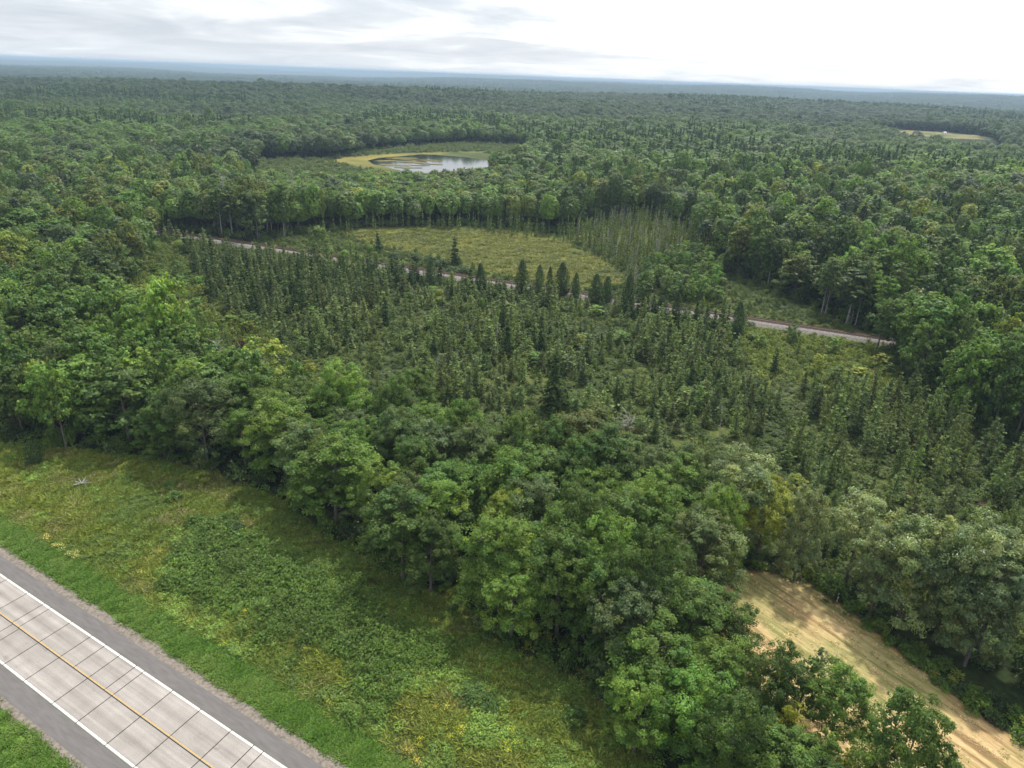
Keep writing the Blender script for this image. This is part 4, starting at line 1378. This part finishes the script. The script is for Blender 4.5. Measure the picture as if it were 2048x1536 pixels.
for (k, z, q), ids in bed.items():
    ids.sort(key=lambda i: T[i, 0] / T[i, 1])
    by = {}
    for i in ids:
        by.setdefault((size_word(k, T[i, 2]), trees[i][5]), []).append(i)
    for (sz, cls), ii in by.items():
        for c, i in enumerate(ii):
            wd = WORD[cls] + ' ' if k not in ('dead',) else 'bare grey '
            noun = NOUN[k]
            row = f'in row {nth(q + 1)} ' if q or k not in ('cedar',) else ''
            row = f'{nth(q + 1)} row '
            # e.g. "tall mid green broadleaf tree, second row of the roadside wood, fifth such from left"
            label[i] = f'{sz} {wd}{noun}, {row}{z}, ' + ('alone' if len(ii) == 1 else f'{nth(c + 1)} from left')

proto_of = {}
cnt = 0
for i, t in enumerate(trees):
    if not solo[i]:
        continue
    k, x, y, h, rad, cls, zone = t
    near, midv, _ = VAR[k]
    vs_ = near if dall[i] < 112 else midv
    v = vs_[int(r_.integers(len(vs_)))]
    if k == 'broad' and rad < 2.7:
        v = THINV[int(r_.integers(len(THINV)))]
    jit = np.exp(r_.normal(0, 0.15)) * np.array((1 + r_.normal(0, .05), 1, 1 + r_.normal(0, .03)))
    tint = [float(q) for q in np.array(TINT[cls]) * jit]
    z = float(terrain(np.array([x]), np.array([y]))[0])
    sz, sr = h / v.h, rad / v.rad
    ro = float(r_.uniform(0, 6.283))
    props = dict(label=label[i], category='tree', group=GROUP[k])
    if v.whole:
        o = obj(NAME[k], v.whole, None, (x, y, z), ro, **props)
        o['tint'] = tint
        parts = [o]
    else:
        o = obj(NAME[k], None, None, (x, y, z), ro, **props)
        o.empty_display_size = 0.5
        parts = []
        for nm, me in (('crown', v.crown), ('trunk', v.trunk)):
            c = obj(nm, me, o)
            c['tint'] = tint
            if cls == 'rimlit' and nm == 'crown':
                c.material_slots[0].link = 'OBJECT'
                c.material_slots[0].material = M_RIMLIT
            parts.append(c)
    o.scale = (sr, sr, sz)
    if k in ('spruce', 'larch', 'dead'):
        o.rotation_euler = (r_.normal(0, 0.045), r_.normal(0, 0.045), ro)
    proto_of.setdefault(id(v), parts)
    cnt += 1

# whole-mesh members that the masses copy: small trees at the woods' far side
def plant(name, v, x, y, h, rad, cls, label_, group, cat='tree'):
    z = float(terrain(np.array([x]), np.array([y]))[0])
    o = obj(name, v.whole, None, (x, y, z), 0.0, label=label_, category=cat, group=group)
    o['tint'] = [float(q) for q in TINT[cls]]
    o.scale = (rad / v.rad, rad / v.rad, h / v.h)
    return o


FPROTO = [plant('broadleaf_tree', v, x, y, 14, 4.5, 'mid', f'round green broadleaf tree at the far bank of the pond, {nth(j + 1)} from left', 'broadleaf trees of the wood')
          for j, (v, x, y) in enumerate(zip(FARV, (-132, -118, -98, -72, -48, -10), (575, 606, 634, 656, 668, 664)))]
CPROTO = [plant('spruce_tree', v, ROWDARK[j][0] * .83, ROWDARK[j][1] * .83, 11, 2.6, 'deep', f'dark spruce in the row before the pale far field, {nth(j + 1)} from left', 'spruces before the far field')
          for j, v in enumerate(CFAR)]
LPROTO = [plant('larch_tree', v, x, y, 6, 1.0, 'larch', f'light green larch at the far rim of the yellow bog, {nth(j + 1)} of three from left', 'larches of the bog')
          for j, (v, x, y) in enumerate(zip(LFAR, (-50, -30, -12), (279.5, 281.5, 281)))]

# trees past the limit, each kind one mass
rest = ~solo
for k, protos, nm, lab, hv, rv in (
        ('broad', FPROTO, 'broadleaf_forest', 'closed broadleaf canopy of the woods behind the nearer trees', 12, 4.4),
        ('spruce', CPROTO, 'spruce_thicket', 'mass of dark spruces behind the nearer ones', 9, 1.6),
        ('larch', LPROTO, 'larch_thicket', 'mass of thin light green larches on the bog', 8, 1.15)):
    ks = {'broad': ('broad', 'birch', 'thin', 'dead'), 'spruce': ('spruce', 'cedar'), 'larch': ('larch',)}[k]
    idx = [i for i in range(len(trees)) if rest[i] and trees[i][0] in ks]
    P = T[idx, :2]
    z = terrain(P[:, 0], P[:, 1])
    hh, rr = T[idx, 2], T[idx, 3]
    tint = np.array([TINT[trees[i][5]] if trees[i][5] != 'bone' else TINT['grey'] for i in idx]) * np.exp(r_.normal(0, 0.12, (len(idx), 1)))
    scl = np.stack([rr / rv, rr / rv, hh / hv], 1)
    far_k = []
    if k == 'broad':
        for sp, Q in far_pts:
            zz = terrain(Q[:, 0], Q[:, 1])
            n = len(Q)
            grow = sp / 6.8
            # woods of one tone lie together; conifer stands are darker
            tone = np.clip((fbm(Q[:, 0], Q[:, 1], 170, 3) - 0.5) * 1.5 + 0.5, 0, 1) * 0.7 + r_.random(n) * 0.3
            ramp_c = np.array([TINT[c] for c in ('deep', 'deep', 'grey', 'mid', 'mid', 'mid', 'bright')])
            ti = ramp_c[np.clip(((tone - 0.2) / 0.6 * 7).astype(int), 0, 6)] * np.exp(r_.normal(0, 0.10, (n, 1)))
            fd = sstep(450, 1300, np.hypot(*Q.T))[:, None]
            ti = ti * (1 - fd) + fd * (0.45 * ti + 0.55 * np.array((0.070, 0.118, 0.036))) * np.array((0.64, 0.70, 0.78))  # with distance the tint goes darker and bluer, haze put into the colour
            con = (vnoise(Q[:, 0], Q[:, 1], 170) > 0.68) & (r_.random(n) < 0.6)
            far_k.append((Q[con], zz[con], n, sp))
            keep = ~con
            hq = 13.5 * np.exp(r_.normal(0, 0.14, n)) * (1.0 if sp < 15 else 1.1)
            rq = sp * 0.90 * np.exp(r_.normal(0, 0.18, n))
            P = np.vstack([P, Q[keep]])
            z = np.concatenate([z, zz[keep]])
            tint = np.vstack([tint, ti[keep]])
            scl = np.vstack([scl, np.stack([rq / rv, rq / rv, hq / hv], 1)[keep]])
        CON_FAR = far_k
    if k == 'spruce':
        for Q, zz, _, sp in CON_FAR:
            n = len(Q)
            hq = 15 * np.exp(r_.normal(0, 0.14, n))
            rq = sp * 0.55 * np.exp(r_.normal(0, 0.18, n))
            P = np.vstack([P, Q])
            z = np.concatenate([z, zz])
            tint = np.vstack([tint, np.array(TINT['deep']) * np.exp(r_.normal(0, 0.14, (n, 1)))])
            scl = np.vstack([scl, np.stack([rq / rv, rq / rv, hq / hv], 1)])
    n = len(P)
    print(nm, n)
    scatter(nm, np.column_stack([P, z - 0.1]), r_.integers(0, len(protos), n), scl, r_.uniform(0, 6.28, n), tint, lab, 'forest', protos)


# ------------------------------------------------------------------ bushes
def bush(x, y, h, rad, cls, label_, group, near=True, name='bush'):
    v = (BUSHN if near else BUSHV)[int(r_.integers(3))]
    z = float(terrain(np.array([x]), np.array([y]))[0])
    o = obj(name, v.whole, None, (x, y, z), float(r_.uniform(0, 6.28)), label=label_, category='bush', group=group)
    o['tint'] = [float(q) for q in np.array(TINT[cls]) * np.exp(r_.normal(0, 0.08))]
    o.scale = (rad / v.rad, rad / v.rad, h / v.h)
    return o


blab = ['low dark green bush at the upper edge of the bramble patch', 'low leafy bush at the lower right edge of the bramble patch', 'broad leafy bush in the lower meadow, left of a pair',
        'broad leafy bush in the lower meadow, right of a pair', 'yellow green bush hugging the wood where it bends', 'small green bush in the meadow below the bend of the wood',
        'small rounded bush just beside the yellow green one at the wood', 'low green bush on the road side of the brambles', 'leafy bush under the last wood tree by the lower frame', 'green bush between meadow and the roadside wood']
for (x, y), lb, (h, rad, c) in zip(BUSHES, blab, [(1.4, 1.7, 'deep'), (1.2, 1.5, 'mid'), (1.3, 1.8, 'mid'), (1.2, 1.5, 'mid'), (1.9, 2.0, 'yellow'), (1.6, 1.5, 'mid'), (1.3, 1.2, 'bright'), (1.0, 1.3, 'mid'), (1.6, 1.6, 'bright'), (1.6, 1.4, 'mid')]):
    bush(x, y, h, rad, c, lb, 'bushes in the roadside meadow')
for j, (x, y) in enumerate(DARKSHRUB):
    bush(x, y, r_.uniform(2.4, 3.4), r_.uniform(2.4, 3.2), 'deep', f'dark rounded shrub between railway and yellow bog, {nth(j + 1)} from left', 'dark shrubs behind the railway', True)
# juniper-like conifer alone in the meadow
jv = Kind('juniper', cedar_shape(700, 4.0, 1.5, 1500, 0.26), M_NEEDLE, M_BARK)
jo = obj('young_conifer', None, None, (*SHRUBJ, 0), label='small dark bushy conifer alone in the meadow near the wood', category='tree')
for nm, me in (('crown', jv.crown), ('trunk', jv.trunk)):
    obj(nm, me, jo)['tint'] = list(TINT['deep'])

# brush of the bog and its rims, one mass
P = grid(-140, 200, 55, 262, 1.75, r_)
zz_bog = inside(P, BOG) & ~inside(P, TREESR)
zz_nb = inside(P, NBOG) & ~inside(P, MEADOWBOG)
P = P[in_view(P, 6) & (zz_bog | zz_nb) & (dist_line(P, RAILP) > 3.9)]
zl, zb = inside(P, SCRUBL), inside(P, BRUSHR)
PW = grid(-265, 30, 325, 720, 4.0, r_)
PW = PW[inside(PW, WETG) & ~inside(PW, MARSH) & (signed(PW, POND) < -2) & (~inside(PW, CLEAR) | (r_.random(len(PW)) < 0.8))]
P = np.vstack([P, PW])
zl, zb = inside(P, SCRUBL), inside(P, BRUSHR)
pw = P[:, 1] > 320
q = fbm(P[:, 0], P[:, 1], 9, 3) * 0.6 + r_.random(len(P)) * 0.4
keep = r_.random(len(P)) < np.where(zl | zb, 0.95, 0.88)
q = np.where(pw, q + 0.12, q)
P, zl, zb, q, pw = P[keep], zl[keep], zb[keep], q[keep], pw[keep]
n = len(P)
cA, cB, cC = np.array((0.068, 0.106, 0.030)), np.array((0.106, 0.148, 0.036)), np.array((0.18, 0.22, 0.036))
qq = np.clip((q - 0.25) / 0.5, 0, 1)[:, None]
ti = np.where(qq < 0.5, cA + (cB - cA) * qq * 2, cB + (cB * 1.15 - cB) * (qq - 0.5) * 2)
tl = (cB + (cC - cB) * qq) * np.where(zb, 1.15, 1.0)[:, None]
bright = (zl | zb)[:, None]
ti = np.where(bright, tl, ti)
red = r_.random(n) < 0.008
ti[red] = (0.12, 0.075, 0.035)
hh = np.where(zl | pw, r_.uniform(1.2, 3.4, n), np.where(zb, r_.uniform(0.8, 2.2, n), r_.uniform(0.5, 1.3, n) + 1.8 * (r_.random(n) < 0.3) * r_.random(n)))
rr = r_.uniform(0.9, 1.6, n) * np.where(zl, 1.25, np.where(pw, 2.0, 1))
BPROTO = [bush(x, y, 1.4, 1.4, 'mid', f'low bog bush beside the ballast, {nth(j + 1)} of four from left', 'bog bushes beside the ballast', False) for j, (x, y) in enumerate([(52, 171.5), (64, 166.5), (76, 162.5), (84, 158.5)])]
for o, v in zip(BPROTO, BUSHV):
    o.data = v.whole
scatter('brush', np.column_stack([P, terrain(P[:, 0], P[:, 1])]), r_.integers(0, 4, n), np.stack([rr / 1.3, rr / 1.3, hh / 1.6], 1), r_.uniform(0, 6.28, n), ti,
        'low leafy brush covering the bog between the conifers', 'brush', BPROTO)

# understorey skirt along the roadside wood and the hay field's far edge
pts = []
for line, w_, a in ((FOOT, 3.5, 1), (HAY[4:12], 3.4, 1)):
    ln = np.asarray(line, float)
    for p, e in zip(ln[:-1], ln[1:]):
        l = np.hypot(*(e - p))
        for _ in range(int(l * (1.1 if line is FOOT else 3.2))):
            t = (e - p) / l
            nrm = np.array((-t[1], t[0])) * a
            pts.append(p + (e - p) * r_.random() + nrm * r_.uniform(-0.4, w_))
P = np.array(pts)
P = P[in_view(P, 4)]
n = len(P)
base = np.array([TINT[c] for c in ('mid', 'bright', 'deep', 'yellow', 'bright')])[r_.integers(0, 5, n)]
rr, hh = r_.uniform(0.7, 1.5, n), r_.uniform(0.6, 1.9, n)
scatter('undergrowth', np.column_stack([P, terrain(P[:, 0], P[:, 1])]), r_.integers(0, 4, n), np.stack([rr / 1.3, rr / 1.3, hh / 1.6], 1), r_.uniform(0, 6.28, n), base,
        'leafy undergrowth along the foot of the woods', 'undergrowth', BPROTO)

# shrubs that close the foot of the wood towards the open bog, tracks and pond
P = np.vstack([grid(-330, 330, 30, 420, 2.3, r_), grid(-300, 60, 420, 720, 3.6, r_)])
P = P[forest_ok(P)]
ed = np.minimum.reduce([-signed(P, q_) for q_ in (NBOG, WET, BOG)] + [dist_line(P, RAILP) - 6.5])
ed = np.minimum(ed, np.where(P[:, 1] < 130, -signed(P, NEAR), 99))
P = P[(ed < 7) & (r_.random(len(P)) < np.where(ed < 3.5, 0.85, 0.5))]
n = len(P)
base = np.array([TINT[c] for c in ('mid', 'bright', 'deep', 'grey', 'mid')])[r_.integers(0, 5, n)]
rr, hh = r_.uniform(1.2, 2.2, n), r_.uniform(1.2, 4.2, n)
scatter('rim_shrubs', np.column_stack([P, terrain(P[:, 0], P[:, 1])]), r_.integers(0, 4, n), np.stack([rr / 1.3, rr / 1.3, hh / 1.6], 1), r_.uniform(0, 6.28, n), base,
        'shrubs closing the foot of the woods towards the open ground', 'undergrowth', BPROTO)

# ------------------------------------------------------------------ meadow growth
def small(name, v, x, y, tint, label_, cat):
    o = obj(name, v.whole, None, (x, y, float(terrain(np.array([x]), np.array([y]))[0])), 0.0, label=label_, category=cat, kind='stuff')
    o['tint'] = list(tint)
    return o


tufts = [small('grass_tuft', Kind('tuft', tuft_shape(800 + i, 26, hh_, 0.34, wd, le), M_GRASS), *road_xy(-20 + 9 * i, 16 + i), (0.08, 0.1, 0.03),
               'tuft of tall meadow grass', 'grass') for i, (hh_, wd, le) in enumerate([(0.5, 0.05, 0.5), (0.7, 0.045, 0.6), (0.4, 0.06, 0.8)])]
weeds = [small('weed_clump', Kind('weed', weed_shape(820 + i, nn, hh_, rd, ls), M_LEAF), *road_xy(-17 + 9 * i, 18 + i), (0.05, 0.1, 0.02),
               'clump of broad-leaved meadow weeds', 'weeds') for i, (nn, hh_, rd, ls) in enumerate([(60, 0.55, 0.5, 0.17), (80, 0.8, 0.65, 0.2), (50, 0.4, 0.45, 0.15)])]
gold = small('goldenrod_clump', Kind('goldenrod', weed_shape(840, 50, 0.8, 0.5, 0.14, (3.6, 2.6, 0.5)), M_LEAF), *GOLD[0], (0.055, 0.09, 0.02), 'clump of yellow flowering goldenrod in the meadow', 'flowers')
aster = small('white_flower_clump', Kind('aster', weed_shape(841, 40, 0.7, 0.6, 0.14, (7, 4.2, 8)), M_LEAF), *ASTERP[0], (0.055, 0.09, 0.02), 'clump of cream flowering weeds beside the mown verge', 'flowers')
mown = [small('mown_grass', Kind('mown', tuft_shape(850 + i, 30, 0.14, 0.34, 0.045, 0.9), M_GRASS), *road_xy(-10 + 4 * i, 7.6), (0.06, 0.13, 0.02), 'short mown grass on the verge', 'grass') for i in range(2)]

xs = grid(-125, 40, 25, 112, 0.40, r_)
nn_ = (xs - RO) @ RN
sm = inside(xs, NEAR) & (nn_ > 10.0) & in_view(xs, 2)
P = xs[sm]
nn_ = nn_[sm]
dz = np.hypot(*P.T)
P = P[r_.random(len(P)) < np.clip(80 / dz, 0.5, 1)]
nn_ = (P - RO) @ RN
n = len(P)
th = (signed(P, THICKET) + (fbm(P[:, 0], P[:, 1], 5, 2) - 0.5) * 12 + (r_.random(n) - 0.5) * 5 > 0)
f1, f2 = fbm(P[:, 0], P[:, 1], 11, 3), fbm(P[:, 0], P[:, 1], 3.2, 2)
u = r_.random(n)
weedy = th | (f2 * 0.6 + u * 0.4 > 0.67)
pick = np.where(weedy, 3 + r_.integers(0, 3, n), r_.integers(0, 3, n))
gA, gB, gC = np.array((0.100, 0.140, 0.026)), np.array((0.145, 0.175, 0.032)), np.array((0.165, 0.165, 0.060))
g1 = np.clip((f1 - 0.3) / 0.4, 0, 1)[:, None]
ti = gA + (gB - gA) * g1
dry = ((f2 < 0.36) & (u < 0.6))[:, None]
ti = np.where(dry, gC, ti)
ti = np.where(weedy[:, None], np.array((0.096, 0.148, 0.028)) * (0.8 + 0.6 * g1), ti)
ti = np.where(th[:, None], np.array((0.090, 0.152, 0.024)) * (0.85 + 0.5 * f2[:, None]), ti)
yb = np.exp(-((nn_ - 14.5 - 3 * (f1 - .5)) / 2.2) ** 2)[:, None] * 0.6          # yellower band along the ditch
ti = np.where(th[:, None] | weedy[:, None], ti, ti * (1 - yb) + yb * np.array((0.155, 0.185, 0.030)))
ti = ti * np.exp(r_.normal(0, 0.11, (n, 1))) * np.where(th[:, None], 0.92, 1.42)
s = r_.uniform(0.7, 1.2, n) * np.where(th, 1.3, 1)
for (gx, gy), rad in zip(GOLD, (1.6, 1.6, 2.0, 1.6, 2.2, 1.6, 1.2, 1.6)):
    m_ = (np.hypot(P[:, 0] - gx, P[:, 1] - gy) < rad) & (r_.random(n) < 0.07)
    pick[m_] = 6
pick[(r_.random(n) < 0.002) & ~th] = 6
for gx, gy in ASTERP:
    m_ = (np.hypot(P[:, 0] - gx, P[:, 1] - gy) < 1.3) & (r_.random(n) < 0.5)
    pick[m_] = 7
print('meadow', n)
scatter('meadow_growth', np.column_stack([P, terrain(P[:, 0], P[:, 1])]), pick, np.stack([s, s, s * r_.uniform(0.8, 1.2, n) * np.where(th, 1.0, 0.72)], 1), r_.uniform(0, 6.28, n), ti,
        'rough grass, weeds and brambles of the roadside meadow', 'meadow', tufts + weeds + [gold, aster])

P = np.vstack([np.stack([road_xy(a, b) for a, b in zip(r_.uniform(-70, 50, 5200), 6.5 + 3.9 * r_.random(5200))]),
               np.stack([road_xy(a, b) for a, b in zip(r_.uniform(-30, 30, 2200), -6.3 - 5.5 * r_.random(2200))])])
P = P[in_view(P, 3)]
n = len(P)
f2 = fbm(P[:, 0], P[:, 1], 2.5, 3)[:, None]
ti = np.array((0.100, 0.200, 0.024)) + (np.array((0.155, 0.245, 0.045)) - np.array((0.100, 0.200, 0.024))) * np.clip((f2 - .3) / .4, 0, 1)
scatter('verge_grass', np.column_stack([P, terrain(P[:, 0], P[:, 1]) + 0.06]), r_.integers(0, 2, n), np.repeat(r_.uniform(0.8, 1.5, (n, 1)), 3, 1), r_.uniform(0, 6.28, n), ti,
        'bright short grass on the verge along the highway', 'grass', mown)

# straw lying in swaths on the hay field
P = grid(20, 56, 34, 76, 0.42, r_)
P = P[signed(P, HAY) > 0.2]
hd = np.array((0.58, -0.815))
ac = -P[:, 0] * hd[1] + P[:, 1] * hd[0] + 1.5 * (fbm(P[:, 0], P[:, 1], 14, 2) - 0.5)
sw = 0.5 + 0.5 * np.sin(ac * 2 * np.pi / 1.9)
P = P[r_.random(len(P)) < 0.03 + 0.3 * sw ** 2]
n = len(P)
straw = small('straw_wisp', Kind('straw', tuft_shape(870, 26, 0.16, 0.30, 0.028, 2.0), M_STRAW), 38, 58, (0.45, 0.35, 0.17), 'wisp of dry cut hay', 'hay')
ti = np.array((0.60, 0.47, 0.26)) * np.exp(r_.normal(0, 0.2, (n, 1)))
gr = r_.random(n) < 0.18
ti[gr] = (0.24, 0.25, 0.08)
scatter('cut_hay', np.column_stack([P, terrain(P[:, 0], P[:, 1])]), np.zeros(n, int), np.repeat(r_.uniform(0.5, 1.1, (n, 1)), 3, 1), r_.uniform(0, 6.28, n), ti,
        'dry cut hay lying in swaths on the mown field', 'hay', [straw])

# sedge hummocks of the round bog
P = grid(-66, 36, 200, 280, 1.5, r_)
P = P[signed(P, MEADOWBOG) + (fbm(P[:, 0], P[:, 1], 7, 3) - 0.5) * 18 > 0]
P = P[r_.random(len(P)) < 0.75]
n = len(P)
f1 = fbm(P[:, 0], P[:, 1], 10, 3)[:, None]
ti = np.array((0.108, 0.132, 0.030)) + np.array((0.055, 0.04, 0.006)) * np.clip((f1 - .3) / .4, 0, 1)
scatter('sedge', np.column_stack([P, terrain(P[:, 0], P[:, 1])]), r_.integers(0, 3, n), np.repeat(r_.uniform(0.9, 1.7, (n, 1)), 3, 1) * np.array((1.8, 1.8, 0.7)), r_.uniform(0, 6.28, n), ti,
        'yellow green sedge of the round open bog', 'sedge', tufts)

# ------------------------------------------------------------------ small things
# bleached fallen branch in the meadow
g = Geo()
r2 = np.random.default_rng(33)
for a, l in ((0.2, 1.1), (1.3, 0.9), (2.4, 1.0), (3.4, 0.8), (5.1, 1.0), (0.9, 0.7)):
    e = np.array((math.cos(a) * l, math.sin(a) * l, 0.35 + 0.4 * r2.random()))
    g.tube([(0, 0, 0.2), e * 0.55 + np.array((0, 0, 0.25)), e + np.array((0, 0, 0.25))], [0.07, 0.05, 0.02], 5)
    g.tube([e * 0.6 + np.array((0, 0, 0.25)), e * 0.8 + r2.normal(0, 0.2, 3) + np.array((0, 0, 0.4))], [0.035, 0.012], 4)
g.tube([(-1.0, -0.3, 0.1), (0, 0, 0.22), (1.1, 0.2, 0.3)], [0.09, 0.08, 0.03], 6)
M_BONE = noise_mat('bleached_wood', [(0.3, 0.29, 0.27), (0.44, 0.43, 0.4)], 4)
obj('fallen_branch', g.mesh('fallen_branch', [M_BONE]), None, (*BRANCH, 0.25), label='bleached white fallen branch lying in the meadow', category='branch')
# heap of grey snags behind the olive tree
g = Geo()
for _ in range(60):
    a, q = r2.uniform(0, 6.28), r2.uniform(0, 3.2)
    b = np.array((q * math.cos(a), q * math.sin(a), r2.uniform(0.2, 1.6)))
    e = b + r2.normal(0, 1.0, 3) * np.array((1, 1, 0.6)) + np.array((0, 0, 0.5))
    g.tube([b, (b + e) / 2 + r2.normal(0, .1, 3), e], [0.05, 0.035, 0.015], 4)
g.tube([(0, 0, 0), (0.3, 0.1, 3.0)], [0.12, 0.03], 5)
obj('fallen_tree', g.mesh('fallen_tree', [M_DEAD]), None, (*SNAGHEAP, 0), label='grey heap of a fallen dead tree behind the olive tree', category='dead tree')
# white marker post at the far edge of the hay field
me = Geo()
me.tube([(0, 0, -0.1), (0, 0, 1.15)], [0.07, 0.065], 10)
me.tube([(0, 0, 1.15), (0, 0, 1.22)], [0.065, 0.01], 10)
po = obj('marker_post', me.mesh('marker_post', [M_WHITE]), None, (*POST, float(terrain(np.array([POST[0]]), np.array([POST[1]]))[0])), label='short white marker post at the far edge of the hay field', category='post')
# white shed in the far field
sx, sy = WHITE
sz = float(terrain(np.array([sx]), np.array([sy]))[0])
sh = obj('white_shed', None, None, (sx, sy, sz), 0.5, label='small white shed standing in the pale far field', category='shed')
sh.scale = (0.7, 0.7, 0.75)
M_SHED = noise_mat('shed_paint', [(0.74, 0.74, 0.73), (0.8, 0.8, 0.79)], 2, 0.6)
bx = lambda x0, x1, y0, y1, z0, z1: ([(x, y, z) for z in (z0, z1) for x, y in ((x0, y0), (x1, y0), (x1, y1), (x0, y1))], [(4, 5, 6, 7), (0, 1, 5, 4), (1, 2, 6, 5), (2, 3, 7, 6), (3, 0, 4, 7)])
obj('wall', mesh('shed_wall', *bx(-4, 4, -2.5, 2.5, 0, 2.6), [M_SHED]), sh)
obj('roof', mesh('shed_roof', [(-4.3, -2.9, 2.55), (4.3, -2.9, 2.55), (4.3, 2.9, 2.55), (-4.3, 2.9, 2.55), (-4.3, 0, 4.0), (4.3, 0, 4.0)],
                 [(0, 1, 5, 4), (2, 3, 4, 5), (0, 4, 3), (1, 2, 5), (0, 3, 2, 1)], [noise_mat('shed_roof', [(0.5, 0.5, 0.5), (0.62, 0.62, 0.62)], 2)]), sh)
obj('door', mesh('shed_door', *bx(-0.6, 0.6, -2.56, -2.5, 0.02, 2.1), [M_TIE]), sh)

# ------------------------------------------------------------------ haze
hb = 26500.0
HAZE_TOP = 64.0                             # just over the highest far crown
V = [(x, y, z) for z in (-75.0, HAZE_TOP) for x, y in ((-hb, -hb), (hb, -hb), (hb, hb), (-hb, hb))]
F = [(0, 3, 2, 1), (4, 5, 6, 7), (0, 1, 5, 4), (1, 2, 6, 5), (2, 3, 7, 6), (3, 0, 4, 7)]
me = mesh('haze', V, F, [])
m, t, o = mat('haze')
pv = N(t, 'ShaderNodeVolumePrincipled')
pv.inputs['Color'].default_value = (0.50, 0.67, 0.85, 1)
pv.inputs['Density'].default_value = 1.5e-4
L(t, pv.outputs[0], o.inputs['Volume'])
m.cycles.homogeneous_volume = True
me.materials.append(m)
obj('haze', me, kind='stuff', label='thin blue haze over the far forest', category='haze')
print('terrain max', float(terrain(np.random.default_rng(1).uniform(-25000, 25000, 200000), np.random.default_rng(2).uniform(0, 25000, 200000)).max()),
      'min', float(terrain(np.random.default_rng(1).uniform(-25000, 25000, 200000), np.random.default_rng(2).uniform(0, 25000, 200000)).min()), 'things', cnt)
